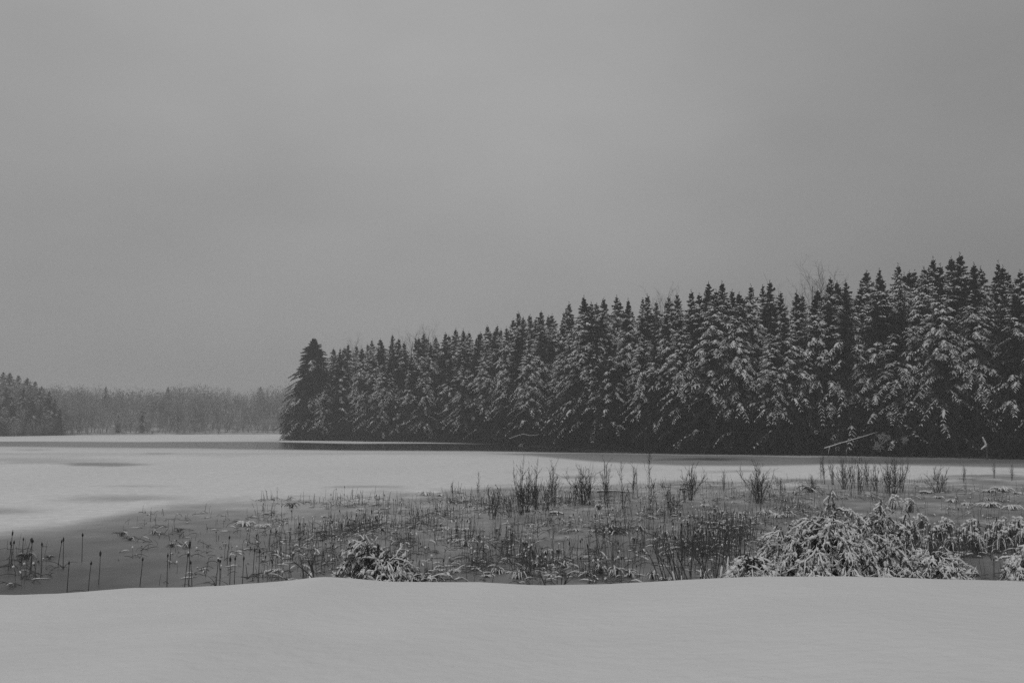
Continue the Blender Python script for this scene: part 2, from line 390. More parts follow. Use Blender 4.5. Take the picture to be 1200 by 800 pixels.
def conifer_meshes(seed, H, R, nb, snow_amt, droopy, pine=False, nt=9, twl=1.0):
    rng = np.random.default_rng(seed)
    k = np.arange(nb)
    t = (k + 0.5) / nb
    t = t ** 0.92                                           # 0 tip .. 1 foot
    t = t * 0.955 + 0.008
    z0 = H * (1 - t) + rng.normal(0, 0.06, nb)
    az = k * 2.39996 + rng.normal(0, 0.35, nb)
    prof = np.minimum(1, (t / 0.66)) ** 0.70 * (1 - 0.25 * sstep(0.82, 1.0, t)) * (0.25 + 0.75 * sstep(-0.01, 0.12, t))
    lump = 0.80 + 0.42 * value_noise(az * 0.8 + 7, z0 * 0.42, seed)   # whole limbs stick out or stay short
    L = R * prof * lump * rng.uniform(0.62, 1.15, nb) + 0.12
    if pine:
        L *= np.where(value_noise(z0 * 0.7 + az * .2, 0 * z0, seed) > 0.4, 1.1, 0.72)
        L = np.where(t < 0.12, L + 1.3 * rng.random(nb), L)
    rise = np.interp(t, (0, 0.1, 0.4, 1), (0.9, 0.35, 0.14, 0.02)) + rng.normal(0, 0.08, nb)
    droop = np.interp(t, (0, 0.1, 0.4, 1), (0.15, 0.42, 0.62, 0.66)) * droopy + rng.normal(0, 0.08, nb)
    if pine: rise += 0.10; droop *= 0.6
    K = 7
    P, dirs, side = branch_paths(rng, z0, az, L, rise, droop, K, 0.10)
    wood = MB()
    tz = np.linspace(0, H * 0.985, 9)
    tube_r = np.interp(tz, (0, H * 0.5, H), (0.014 * H, 0.009 * H, 0.0012 * H))
    tubes(wood, np.stack([0.05 * np.sin(tz), 0.05 * np.cos(tz * .7), tz], -1), tube_r, 7)
    tubes(wood, P[:, ::2], np.outer(0.012 + L * 0.010, np.linspace(1, 0.25, 4)), 3)
    # sprays of needles along each branch
    leaf = MB()
    sv = np.linspace(0.12, 1.0, nt)
    idx = sv * (K - 1); i0 = np.minimum(idx.astype(int), K - 2); fr = (idx - i0)[None, :, None]
    base = P[:, i0] * (1 - fr) + P[:, i0 + 1] * fr
    tang = norm(P[:, i0 + 1] - P[:, i0])
    tw = (0.20 * np.minimum(L, 3.2)[:, None] * (1.05 - sv[None]) + 0.24 + 0.16 * np.minimum(L, 2.4)[:, None] * (1 - np.abs(sv - .5))[None]) * twl
    Bs, Ds, Ls = [], [], []
    snowC = []
    for sg in (-1, 1):
        dvec = norm(side[:, None, :] * sg * 0.95 + tang * 0.75 + np.array((0, 0, -0.30 * droopy)) + rng.normal(0, 0.16, (nb, nt, 3)))
        ln = tw * rng.uniform(0.7, 1.2, (nb, nt))
        for q, (f, lf, wf) in enumerate(((0.30, 0.75, 0.20), (0.72, 0.7, 0.17))):
            C = base + dvec * (ln * f)[..., None]
            dj = norm(dvec + rng.normal(0, 0.30, (nb, nt, 3)) + np.array((0, 0, -0.25)) * q)
            S = norm(np.cross(dj, rng.normal(0, 0.55, (nb, nt, 3)) + np.array((0, 0, 1.0))))
            blades(leaf, C.reshape(-1, 3), dj.reshape(-1, 3), S.reshape(-1, 3), (ln * lf + 0.12).ravel(), (ln * 0 + wf + 0.03 * rng.random((nb, nt))).ravel())
        snowC.append((base, dvec, ln))
    # hanging sprays under the branch
    C = base + np.array((0, 0, -0.14)) + rng.normal(0, 0.06, base.shape)
    dj = norm(tang * 0.4 + np.array((0, 0, -0.8)) + rng.normal(0, 0.25, base.shape)); S = norm(np.cross(dj, rng.normal(0, 1, base.shape)))
    blades(leaf, C.reshape(-1, 3), dj.reshape(-1, 3), S.reshape(-1, 3), np.full(nb * nt, 0.42), np.full(nb * nt, 0.17))
    # leader and dense needles round the axis of each branch
    C = base.copy(); dj = norm(tang + rng.normal(0, 0.2, base.shape)); S = norm(np.cross(dj, np.array((0, 0, 1.0)) + rng.normal(0, 0.4, base.shape)))
    blades(leaf, C.reshape(-1, 3), dj.reshape(-1, 3), S.reshape(-1, 3), np.repeat(L * 0.16 + 0.22, nt), np.full(nb * nt, 0.20))
    nl = 30
    lz = H * (1.018 - np.linspace(0.0, 0.075, nl)); la = rng.uniform(0, 6.28, nl)
    dj = norm(np.stack([np.cos(la) * .7, np.sin(la) * .7, np.full(nl, .7)], -1)); S = norm(np.cross(dj, rng.normal(0, 1, (nl, 3))))
    blades(leaf, np.stack([0.08 * np.cos(la), 0.08 * np.sin(la), lz], -1), dj, S, np.linspace(0.22, 0.6, nl), np.full(nl, 0.10))
    # snow lying on the branches, in patches
    sn = MB()
    azm = np.mod(az, 2 * np.pi)
    pn = value_noise(azm * 0.95 + seed, z0 * 0.30, seed + 5) * .65 + value_noise(azm * 2.2 + seed, z0 * 0.8, seed + 9) * .35
    p = np.interp(t, (0, 0.05, 0.12, 0.46, 0.60, 0.72, 0.85, 1), (0.10, 0.45, 1.0, 1.0, 0.70, 0.26, 0.07, 0.0)) * sstep(.62 - .34 * snow_amt, .78 - .34 * snow_amt, pn)
    use = rng.random(nb) < p
    bi = np.nonzero(use)[0]
    if len(bi):
        a0 = rng.uniform(0.28, 0.55, len(bi)); a1 = np.minimum(1.02, a0 + np.minimum(rng.uniform(0.3, 0.65, len(bi)), rng.uniform(0.9, 1.7, len(bi)) / L[bi]))
        kk = 6
        s = a0[:, None] + (a1 - a0)[:, None] * np.linspace(0, 1, kk)[None]
        ix = np.clip(s * (K - 1), 0, K - 1.001); j0 = ix.astype(int); fr = (ix - j0)[..., None]
        PP = P[bi[:, None], j0] * (1 - fr) + P[bi[:, None], j0 + 1] * fr
        wd = (0.10 + 0.052 * np.minimum(L[bi], 3.6)) * rng.uniform(0.7, 1.25, len(bi))
        shape = np.array((0.15, 0.8, 1.0, 0.95, 0.7, 0.10))
        RR = wd[:, None] * shape[None] * rng.uniform(0.7, 1.25, (len(bi), kk))
        PP = PP + rng.normal(0, 0.035, PP.shape)
        tubes(sn, PP, RR, 5, 0.6, 0.55)
        # and on their side sprays
        for (b0, dv, ln) in snowC:
            m = rng.random((nb, nt)) < (0.80 * (sv > 0.22)[None])
            m &= use[:, None]
            c0 = b0[m]; d0 = dv[m]; l0 = ln[m]
            if len(c0) == 0: continue
            f = np.linspace(0.1, 1.0, 3)
            PP = c0[:, None] + d0[:, None] * (l0[:, None] * f[None])[..., None]
            PP[..., 2] -= 0.10 * (f ** 2)[None] * l0[:, None]
            RR = rng.uniform(0.075, 0.16, len(c0))[:, None] * np.array((0.55, 1.0, 0.14))[None]
            tubes(sn, PP, RR, 4, 0.6, 0.5)
    return wood.mesh('trunk', M_BARK, True), leaf.mesh('crown', M_NEEDLE), sn.mesh('snow', M_SNOW, True)

TREE_H = 26.0
VARS = [conifer_meshes(100 + i, TREE_H, r, nb, sa, dr) for i, (r, nb, sa, dr) in enumerate((
    (5.6, 215, 0.95, 0.95), (4.6, 205, 0.50, 0.85), (6.2, 225, 1.05, 0.95), (5.0, 215, 0.35, 0.95),
    (4.4, 195, 0.80, 0.75), (6.0, 225, 1.0, 0.85), (4.8, 205, 0.50, 1.0), (6.6, 235, 0.85, 0.9), (3.9, 190, 0.7, 0.8), (5.4, 200, 1.1, 1.05)))]
DIM = [VARS[k] for k in (1, 3, 6, 4, 8)]
PINE = conifer_meshes(57, TREE_H, 8.3, 480, 0.36, 0.9, False, 15, 1.25)
rng = np.random.default_rng(7)
def place_conifer(x, y, z, h, v, label, group, category='tree', name='spruce_tree', wide=1.0):
    s = h / TREE_H
    o = thing(name, (x, y, z), label, category, group, rng.uniform(0, 6.28), (s * wide, s * wide, s))
    lean = rng.normal(0, 0.012, 2)
    o.rotation_euler = (lean[0], lean[1], rng.uniform(0, 6.28))
    a, b, c = v
    obj('trunk', a, o); cr = obj('crown', b, o); obj('snow', c, cr)
    return o
TIPS = [(388,409),(395,409),(408,404),(434,399),(446,398),(460,393),(467,397),(496,391),(512,395),(522,391),(533,386),(544,387),(552,390),(573,382),(584,382),
        (604,375),(613,366.5),(635,365.5),(650,370),(674,356),(687,348),(700,356),(713,351),(728,348),(741,352),(762,347),(784,349),(794,346),(811,342),(831,333),(852,331),(864,345),
        (880,336),(902,331),(919,344),(934,343),(958,341),(975,327),(983,332),(996,331),(1016,320),(1030,318),(1053,311),(1070,320),(1076,319),(1097,304),(1115,304),(1132,298),
        (1159,315),(1172,309),(1181,314),(1190,321),(1203,319),(1222,308),(1245,312),(1268,303)]
TIPS = np.array(TIPS, float)
def sky_y(px): return np.interp(px, TIPS[:, 0], TIPS[:, 1])
def height_for(px, tip_y, x, y, z):
    return at_depth(px, tip_y, y)[2] - z
def put(px, back, tip_y, label, group, v=None, wide=1.0, name='spruce_tree', category='tree'):
    p = shore_point(px, back)
    qx, _ = project(p[0], p[1], 2.0)
    for _ in range(3):                     # slide along the shore until it stands under the wanted tip
        p = shore_point(px + (px - qx) * 1.0, back) if _ == 0 else p
        qx2, _y = project(p[0], p[1], 2.0)
    z = forest_floor_z(back) - 0.1
    h = max(5.0, height_for(qx2, tip_y, p[0], p[1], z))
    return place_conifer(p[0], p[1], z, h, v or VARS[rng.integers(len(VARS))], label, group, category, name, wide)
# the broad pine at the left end
put(366, 5, 397, 'broad dark pine, a wide full cone at the left end of the stand', None, PINE, 1.05, 'pine_tree')
put(351, 2, 447, 'shorter spruce hugging the left foot of the broad dark pine', None, VARS[1], 1.15)
put(337, 1, 472, 'lowest spruce at the very left tip of the wooded point', None, VARS[3], 1.2)
put(381, 1, 452, 'short snowy spruce hugging the right foot of the broad dark pine', None, VARS[2], 1.2)
# the skyline row: every tip that stands out against the sky
for i, (px, ty) in enumerate(TIPS):
    back = 9 + 9 * rng.random()
    put(px, back, ty, 'spruce whose tip is the %s on the skyline right of the broad pine' % ordinal(i + 1), 'spruces whose tips form the skyline', None, rng.uniform(.72, 1.02))
# the front row along the water
px = 398.0; i = 1
while px < 1290:
    D = shore_point(px, 0)[1]
    up_ = rng.choice((rng.uniform(6, 26), rng.uniform(26, 62), rng.uniform(62, 118)), p=(.4, .4, .2)) * 150 / D
    put(px, rng.uniform(1.0, 3.5), sky_y(px) + up_, 'snow-streaked spruce, %s of the row along the water counting from the broad pine' % ordinal(i), 'front row of spruces along the water', None, rng.uniform(.88, 1.18) if up_ * D / 150 < 62 else 1.3)
    px += rng.choice((rng.uniform(1.8, 3.4), rng.uniform(3.4, 7.5))) * FPX / D * 0.86; i += 1
# trees in between and behind: nothing tells them apart
for lo, hi, j0, j1, st in ((4.5, 8, 5, 26, 4.4), (20, 27, 3, 13, 3.6)):
    px = 402.0
    while px < 1280:
        D = shore_point(px, lo)[1]
        put(px, rng.uniform(lo, hi), sky_y(px) + rng.uniform(j0, j1) * 150 / D, 'dark spruce just behind the waterside row, its top hidden among its neighbours' if lo < 10 else 'dark spruce at the very back of the stand, only glimpsed between the skyline tops', 'spruces behind the waterside row' if lo < 10 else 'spruces at the back of the stand', DIM[rng.integers(len(DIM))], rng.uniform(.8, 1.1))
        px += rng.uniform(0.7, 1.3) * st * FPX / D * 0.86

# ------------------------------------------------------------------ bare broadleaf trees (standing in and behind the stand, and the far wood)
def polyline(rng, p, d, L, K, bend=(0, 0, 0), wob=0.15):
    out = [np.array(p, float)]; d = np.array(d, float); st = L / (K - 1)
    for _ in range(K - 1):
        d = d + np.array(bend) / (K - 1) + rng.normal(0, wob, 3) / (K - 1) ** 0.5
        d = d / np.linalg.norm(d); out.append(out[-1] + d * st)
    return np.array(out)
def bare_tree(seed, H, n1=26, n2=6, n3=3, spread=0.8, thick=1.0, first=0.25, low=False):
    rng = np.random.default_rng(seed)
    P1, P2, P3, R1, R2, R3 = [], [], [], [], [], []
    trunk = polyline(rng, (0, 0, 0), (0, 0, 1), H * 0.93, 6, (0, 0, 0.3), 0.10)
    def sub(path, f):
        x = f * (len(path) - 1); i = min(int(x), len(path) - 2); return path[i] + (path[i + 1] - path[i]) * (x - i), path[i + 1] - path[i]
    for a in range(n1):
        f = first + (1 - first) * (a + rng.random()) / n1
        p, t = sub(trunk, min(f, .99)); az = a * 2.4 + rng.normal(0, .4)
        L = H * (0.42 * (1 - f) + 0.14) * rng.uniform(0.7, 1.2)
        d = np.array((math.cos(az) * spread, math.sin(az) * spread, 0.75)); b = polyline(rng, p, d / np.linalg.norm(d), L, 5, (0, 0, 0.5), 0.2)
        P1.append(b); R1.append(np.linspace(1, .3, 5) * 0.006 * L * thick + 0.006 * thick)
        for c in range(n2):
            q, t = sub(b, 0.2 + 0.8 * (c + rng.random()) / n2 * 0.98)
            d = norm(t) * 0.9 + rng.normal(0, 0.6, 3) + np.array((0, 0, .25)); l2 = L * rng.uniform(0.25, 0.45)
            e = polyline(rng, q, d / np.linalg.norm(d), l2, 4, (0, 0, .3), 0.2); P2.append(e); R2.append(np.linspace(1, .3, 4) * 0.018 * thick)
            for g in range(n3):
                q2, t2 = sub(e, 0.25 + 0.75 * (g + rng.random()) / n3 * 0.98)
                d = norm(t2) * 0.9 + rng.normal(0, 0.55, 3); P3.append(polyline(rng, q2, d / np.linalg.norm(d), l2 * rng.uniform(.35, .7), 3, (0, 0, .2), .15)); R3.append(np.linspace(1, .4, 3) * 0.013 * thick)
    tr = MB(); tubes(tr, trunk, np.linspace(1, 0.15, 6) * 0.011 * H, 6)
    cr = MB(); tubes(cr, np.array(P1), np.array(R1), 4); tubes(cr, np.array(P2), np.array(R2), 3)
    if P3: tubes(cr, np.array(P3), np.array(R3), 3)
    return tr, cr
BARE = []
for i in range(3):
    a, b = bare_tree(300 + i, 22, 26, 6, 4, 0.5, 0.6)
    BARE.append((a.mesh('trunk', M_BARK, True), b.mesh('crown', M_TWIG, True)))
def put_bare(x, y, z, h, v, label, group=None, name='bare_tree', wide=1.0):
    o = thing(name, (x, y, z), label, 'tree', group, rng.uniform(0, 6.28), (h / 22 * wide, h / 22 * wide, h / 22))
    obj('trunk', BARE[v][0], o); obj('crown', BARE[v][1], o)
for k, (px, ty, back, lab) in enumerate(((949, 319, 24, 'leafless tree whose thin twigs fan above the spruces, tallest bare top'), (768, 342, 26, 'leafless tree with a wide low fan of twigs behind the middle spruces'),
        (963, 329, 27, 'leafless tree close behind the tallest bare top, slightly lower'), (508, 386, 24, 'pale leafless tree rising behind the spruces of the left half'),
        (472, 391, 24, 'leafless tree showing faintly between two spruce tips near the pine'), (418, 402, 22, 'faint leafless tree nearest to the broad pine'))):
    p = shore_point(px - (5 if px > 600 else 2) * back * 0.35, back); qx, _ = project(p[0], p[1], 2)
    p[0] += (px - qx) / FPX * p[1]
    z = forest_floor_z(back); h = height_for(px, ty, p[0], p[1], z)
    put_bare(p[0], p[1], z, h, k % 3, lab, 'leafless trees behind the spruces', wide=1.1)

# ------------------------------------------------------------------ the far wood
def far_wood():
    rng = np.random.default_rng(42)
    protos = []
    for i in range(6):                     # round leafless crowns: a haze of fine twigs round a few limbs, unit height
        b = MB(); n = 350
        u = norm(rng.normal(0, 1, (n, 3))); rr = rng.random(n) ** .45
        lump = .75 + .5 * value_noise(u[:, 0] * 1.7 + 9, u[:, 2] * 1.7 + u[:, 1] * 1.3, i)
        C = u * (rr * lump)[:, None] * np.array((.34, .34, .46)) + np.array((0, 0, .54))
        d = norm(u * .5 + np.array((0, 0, .25)) + rng.normal(0, .6, (n, 3))); S = norm(np.cross(d, rng.normal(0, 1, (n, 3))))
        blades(b, C, d, S, rng.uniform(.06, .14, n), rng.uniform(.009, .019, n))
        q = np.linspace(0, 1, 4)[:, None]
        lim = np.array([np.array((0, 0, .05 * k)) * (1 - q) + (u[k] * np.array((.26, .26, .3)) + np.array((0, 0, .6))) * q for k in range(9)])
        tubes(b, lim, np.tile(np.linspace(.012, .004, 4), (9, 1)), 3)
        protos.append((np.concatenate(b.V), np.concatenate(b.Q)))
    mb = MB()
    def tree(px, Y, zoff, top):
        X = (px - 600) / FPX * Y; z = float(hill_z(np.array(X), np.array(Y + zoff))) - .3
        h = max(2.5, at_depth(px, top, Y)[2] - z)
        V, Q = protos[rng.integers(6)]
        a = rng.uniform(0, 6.28); c, s = math.cos(a), math.sin(a); w_ = h * rng.uniform(.8, 1.25)
        mb.add(np.stack([(V[:, 0] * c - V[:, 1] * s) * w_ + X, (V[:, 0] * s + V[:, 1] * c) * w_ + Y, V[:, 2] * h + z], -1), Q)
    for d0, d1, cnt, tp, jt in ((1, 7, 60, 497, 5), (7, 25, 60, 482, 8), (25, 55, 56, 469, 7), (55, 100, 56, 460, 6), (100, 150, 56, 455, 6), (150, 180, 46, 454, 5)):
        for k in range(cnt):
            px = -40 + 430 * (k + rng.random()) / cnt
            tree(px, far_y(px) + rng.uniform(d0, d1), 0, tp + rng.uniform(-jt, jt) + 3 * math.sin(px * .05))
    for k in range(70):                    # the nearer slope at the left
        px = rng.uniform(-45, 82); top = np.interp(px, (-45, 15, 40, 60, 82), (434, 438, 447, 459, 488)); f = rng.random()
        tree(px, far_y(px) - 16 + 30 * f, 16, top + (1 - f) ** 1.5 * (500 - top) * .85 + rng.uniform(0, 4))
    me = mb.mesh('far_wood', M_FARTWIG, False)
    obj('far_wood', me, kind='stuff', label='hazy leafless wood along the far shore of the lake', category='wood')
far_wood()
FARC = [(124, 453, 95), (198, 453, 110), (306, 453, 115), (140, 486, 9), (168, 482, 9), (210, 486, 9)]
for k, (px, ty, d) in enumerate(sorted(FARC)):
    Y = far_y(px) + d; X = (px - 600) / FPX * Y; z = float(hill_z(np.array(X), np.array(Y))) - .2
    place_conifer(X, Y, z, max(6., at_depth(px, ty, Y)[2] - z), VARS[(k * 3) % 8], 'faint hazy conifer in the far wood, %s of these from the left' % ordinal(k + 1), 'conifers in the far wood', wide=1.2)
k = 0
HEAD = [(2, 436, 40), (12, 437, 38), (22, 440, 42), (32, 443, 36), (41, 447, 35), (-8, 436, 30), (9, 455, 12), (28, 456, 14), (50, 453, 24), (58, 459, 16), (65, 467, 12), (38, 466, 8), (16, 470, 6), (-20, 438, 30), (48, 474, 6), (72, 479, 8), (-2, 468, 6)]
for k, (px, ty, d) in enumerate(sorted(HEAD)):
    Y = far_y(px) - 18 + d; X = (px - 600) / FPX * Y; z = float(hill_z(np.array(X), np.array(Y + 18))) - .3
    place_conifer(X, Y, max(z, 0), max(4., at_depth(px, ty, Y)[2] - z), DIM[k % 4], 'hazy conifer on the wooded slope, %s of those from the left edge' % ordinal(k + 1), 'conifers on the slope at the far left', wide=1.5)

# ------------------------------------------------------------------ undergrowth at the foot of the stand
def undergrowth():
    rng = np.random.default_rng(11); mb = MB(); sn = MB()
    n = 14000
    px = rng.uniform(330, 1300, n); back = rng.gamma(1.6, 1.4, n) - 0.4
    bx = np.interp(px, SHORE_PX, SHORE[:, 0]); by = np.interp(px, SHORE_PX, SHORE[:, 1])
    hmax = 0.5 + 2.4 * value_noise(px * 0.06, px * 0, 3) * np.clip(back / 2 + .3, 0.2, 1)
    z = rng.random(n) ** 1.2 * hmax
    C = np.stack([bx + 0.72 * back + rng.normal(0, .3, n), by + 0.69 * back, z + 0.15], -1)
    d = norm(rng.normal(0, .6, (n, 3)) + np.array((0, 0, .5))); S = norm(np.cross(d, rng.normal(0, 1, (n, 3))))
    blades(mb, C, d, S, rng.uniform(.4, 1.1, n), rng.uniform(.08, .3, n))
    o = obj('undergrowth', mb.mesh('undergrowth', M_NEEDLE), kind='stuff', label='dark tangled undergrowth along the foot of the spruce stand', category='undergrowth')
undergrowth()

# dead wood at the water's edge below the stand
def limb(name, pts, r, label, mat=M_BARK, forks=(), snow=True, category='dead wood', rs=None):
    base = np.array(pts[0]); P = np.array(pts) - base
    o = thing(name, tuple(base), label, category)
    K = 9
    t = np.linspace(0, len(P) - 1, K); i = np.minimum(t.astype(int), len(P) - 2); f = (t - i)[:, None]
    path = P[i] * (1 - f) + P[i + 1] * f + np.random.default_rng(len(label)).normal(0, r * 0.18, (K, 3))
    mb = MB(); tubes(mb, path, np.linspace(1, .55, K) * r, 7)
    sn = MB(); tubes(sn, path, np.linspace(1, .6, K) * r * 1.05, 6, .8, .75)
    for a, b, rr in forks:
        a = np.array(a) - base; b = np.array(b) - base; q = a + (b - a) * np.linspace(0, 1, 4)[:, None]
        tubes(mb, q, np.linspace(1, .5, 4) * rr, 5); tubes(sn, q, np.linspace(1, .4, 4) * rr * 1.05, 5, .8, .8)
    st = obj('stem', mb.mesh('stem', mat, True), o); obj('snow', sn.mesh('snow', M_SNOW, True), st)
    return o
Yl = shore_point(1000, 0)[1] - 7.0
limb('fallen_tree', [at_depth(966, 525.3, Yl), at_depth(1000, 515.2, Yl + 1), at_depth(1030, 506.0, Yl + 5)], 0.085, 'thin snow-covered dead tree fallen slanting out of the spruces towards the ice', forks=((at_depth(972, 523.6, Yl), at_depth(970, 536, Yl), .06), (at_depth(992, 518, Yl), at_depth(993, 527, Yl), .05), (at_depth(992, 527, Yl), at_depth(991, 536, Yl), .05)))
Yl = shore_point(1152, 0)[1] - 5.0
sg = limb('broken_snag', [at_depth(1156, 522, Yl), at_depth(1153.5, 517, Yl), at_depth(1151.5, 512.5, Yl)], 0.16, 'small pale broken snag kinked like an elbow at the dark waterline', M_PALE, forks=((at_depth(1156, 522, Yl), at_depth(1149.5, 526.5, Yl - .2), .15),))
mb = MB(); q = np.linspace(0, 1, 4)[:, None]; a = np.array((0., 0, 0)); b = at_depth(1157, 542, Yl) - at_depth(1156, 522, Yl); tubes(mb, a + (b - a) * q, np.array((.12, .14, .15, .18)), 7); obj('root', mb.mesh('root', M_BARK, True), sg)
Yl = shore_point(620, 0)[1] - 6
limb('hanging_branch', [at_depth(597, 514, Yl + 3), at_depth(612, 508.5, Yl - 1), at_depth(622, 510.5, Yl - 2), at_depth(632, 509, Yl - 2)], 0.07, 'curved snow-lined dead branch reaching out low over the water')
Yl = shore_point(1035, 0)[1] - 6
for k, (px, py, r_) in enumerate(((1036, 513, .9), (1029, 522, .7), (1060, 515, .35))):
    mb = MB(); rg = np.random.default_rng(k); c = at_depth(px, py, Yl + 1)
    n = 60; d = norm(rg.normal(0, 1, (n, 3))); PP = (d * rg.uniform(.2, 1, n)[:, None] * r_)[:, None] + norm(rg.normal(0, 1, (n, 3)))[:, None] * np.linspace(0, .5, 4)[None, :, None]
    tubes(mb, PP, np.full((n, 4), .035) * np.array((.4, 1, 1, .3)), 4)
    o = thing('dead_brush', tuple(c), ('pale dead brush heaped at the top end of the fallen trunk', 'small pale brush just above the ice beside the fallen trunk', 'tiny pale twig bundle right of the brush heap')[k], 'brush'); obj('twigs', mb.mesh('twigs', M_PALE, True), o)

def where(px, py):
    a = 'on the open slush' if px < 335 else 'left of the low snowy shrub' if px < 420 else 'behind the low snowy shrub' if px < 520 else 'in the middle of the marsh' if px < 690 else 'left of the leaning willow stems' if px < 800 else 'beyond the willow stems' if px < 935 else 'beyond the big snow-caked shrub'
    b = 'nearest the lake snow' if py < 600 else 'in mid marsh' if py < 640 else 'close to the snow bank'
    return a, b
# ------------------------------------------------------------------ marsh: cattails
def cattail_parts(seed):
    """unit plant 1.3 m tall: stalk, head, leaves, snow cap"""
    r = np.random.default_rng(seed); H = 1.3
    st = MB(); d = np.array((r.normal(0, .05), r.normal(0, .05), 1)); path = polyline(r, (0, 0, -.05), d / np.linalg.norm(d), H, 6, (0, 0, 0), .03)
    tubes(st, path, np.linspace(.013, .008, 6), 5)
    hd = MB(); hl = r.uniform(.13, .2); a = path[-1]; t = norm(path[-1] - path[-2]); b = a - t * (.03 + hl)
    hp = b + (a - t * .03 - b) * np.linspace(0, 1, 6)[:, None]; tubes(hd, hp, np.array((.008, .024, .027, .027, .023, .006)) * r.uniform(.9, 1.25), 7)
    lf = MB(); nl = r.integers(1, 4)
    for k in range(nl):
        az = r.uniform(0, 6.28); d = norm(np.array((math.cos(az) * .25, math.sin(az) * .25, 1))); L = r.uniform(.5, 1.0)
        p = polyline(r, (0, 0, 0), d, L, 6, (math.cos(az) * 1.3, math.sin(az) * 1.3, -r.uniform(.6, 2.4)), .1)
        tubes(lf, p, np.linspace(.014, .004, 6), 3)
    sn = MB(); top = path[-1] - t * .04
    tubes(sn, top + t * np.linspace(0, .07, 5)[:, None] + r.normal(0, .004, (5, 3)), np.array((.016, .034, .036, .026, .004)), 7)
    return (st.mesh('stalk', M_REED, True), hd.mesh('head', M_HEAD, True), lf.mesh('leaf', M_REED), sn.mesh('snow_cap', M_SNOW, True))
CAT = [cattail_parts(700 + i) for i in range(7)]
def put_cattail(x, y, h, v, label, group, head=True, snow=False, lean=None, leaf=True, fat=1.0):
    s = h / 1.3
    o = thing('cattail', (x, y, 0), label, 'cattail', group, 0, (fat, fat, s))
    ln = lean if lean is not None else rng.normal(0, .06)
    o.rotation_euler = (rng.normal(0, .04), ln, rng.uniform(-.3, .3))
    c = CAT[v]; obj('stalk', c[0], o)
    if head:
        hd = obj('head', c[1], o)
        if snow: obj('snow_cap', c[3], hd)
    if leaf: obj('leaf', c[2], o)
    return o
LEFT = [(9.5,668,619,.0),(12,665,631,.05),(14.5,664,632,-.04),(25,660,628,0),(29,655,628,.25),(32.5,657,629,.2),(36,668,628,0),(48,671,633,-.06),(68,663,629,.08),(74,666,627,.03),(78.5,693,655,0),(96,658,622,.03),(103,695,655,0),(115.5,684,643,0),(164,686,651,.05),
        (195.5,687,646,-.03),(199,661,646,0),(216,690,645,0),(221,690,629,.02),(225,689,655,-.12),(241,675,663,0),(253,687,652,.03),(257.5,688,653,0),(266,662,625,0),(269,688,650,0),(274.5,685,650,0),(284,685,650,-.05),(290,678,660,0),(296,680,640,0),(303,682,641,0),(192,604,595,.02),(176,611,604,0),(240,600,589,0)]
LEFT.sort()
for i, (px, by, ty, ln) in enumerate(LEFT):
    p = ground(px, by); h = at_depth(px, ty, p[1])[2]
    put_cattail(p[0], p[1], h, i % 7, 'cattail stalk in the open grey slush, %s from the left edge of the picture' % ordinal(i + 1), 'scattered cattails in the open slush on the left', h > .6, px in (216, 253, 257.5), ln, i % 3 == 0, 1.1)
# stems of the marsh: nearest 260 are plants of their own, the others one mass
CL = [(350,634,16,6,26,.6,1.1),(385,628,22,7,60,.5,1.0),(412,624,26,8,110,.6,1.2),(440,618,24,7,70,.6,1.2),(470,640,20,8,30,.5,1.),(490,616,22,7,70,.6,1.2),(515,604,28,6,60,.6,1.),(545,634,20,9,60,.7,1.3),(560,660,16,8,45,.7,1.2),
      (596,645,22,12,90,.7,1.3),(610,664,12,7,34,.6,1.3),(623,668,9,7,30,.7,1.4),(645,662,22,8,55,.6,1.1),(650,616,30,7,70,.5,.9),(705,655,26,10,60,.6,1.3),(718,622,14,4,90,.5,.9),(690,676,36,4,50,.4,.9),(775,640,34,12,80,.6,1.3),
      (815,645,30,16,170,.8,1.5),(850,640,26,16,190,.8,1.6),(865,620,20,10,80,.7,1.3),(765,604,50,7,110,.5,1.),(845,612,36,6,90,.6,1.1),(1090,650,34,8,170,.8,1.4),(1145,644,40,10,180,.8,1.4),(1190,640,25,8,90,.8,1.3),(1060,640,20,8,60,.8,1.4),
      (1130,578,60,5,70,.5,1.),(1000,582,50,4,90,.5,1.2),(600,592,46,6,130,.5,1.2),(640,588,40,5,110,.5,1.3),(930,600,34,8,110,.6,1.2),(700,588,60,5,120,.5,1.1),(430,592,30,3,30,.5,1.),(540,588,40,4,60,.4,.9),(890,586,40,4,70,.6,1.2),(300,640,20,8,12,.6,1.1),(330,655,14,10,16,.7,1.2),(385,660,14,10,30,.5,1.0)]
stems = []
rg = np.random.default_rng(77)
for cx, cy, sx, sy, n, h0, h1 in CL:
    for _ in range(int(n * 0.9)):
        stems.append((rg.normal(cx, sx * .75), rg.normal(cy, sy * .7), rg.uniform(h0, h1) * rg.uniform(.6, 1)))
for _ in range(2400):
    px = rg.uniform(300, 1230); b = np.interp(px, BND_PX, BND_PY) + 4
    py = b + (686 - b) * rg.random() ** 1.6
    if value_noise(np.array(px * .03), np.array(py * .09), 8) > .42: stems.append((px, py, rg.uniform(.25, .95)))
for _ in range(90):
    px = rg.uniform(140, 330); py = rg.uniform(600, 655); stems.append((px, py, rg.uniform(.1, .5)))
for _ in range(70):
    px = rg.choice((rg.normal(28, 10), rg.uniform(180, 335))); py = rg.uniform(640, 688); stems.append((px, py, rg.uniform(.15, .75)))
stems = [s for s in stems if np.interp(s[0], BND_PX, BND_PY) + 2 < s[1] < 694]
stems.sort(key=lambda s: -s[1] * 0.01 - s[2] * 3)
front, rest = stems[:260], stems[260:]
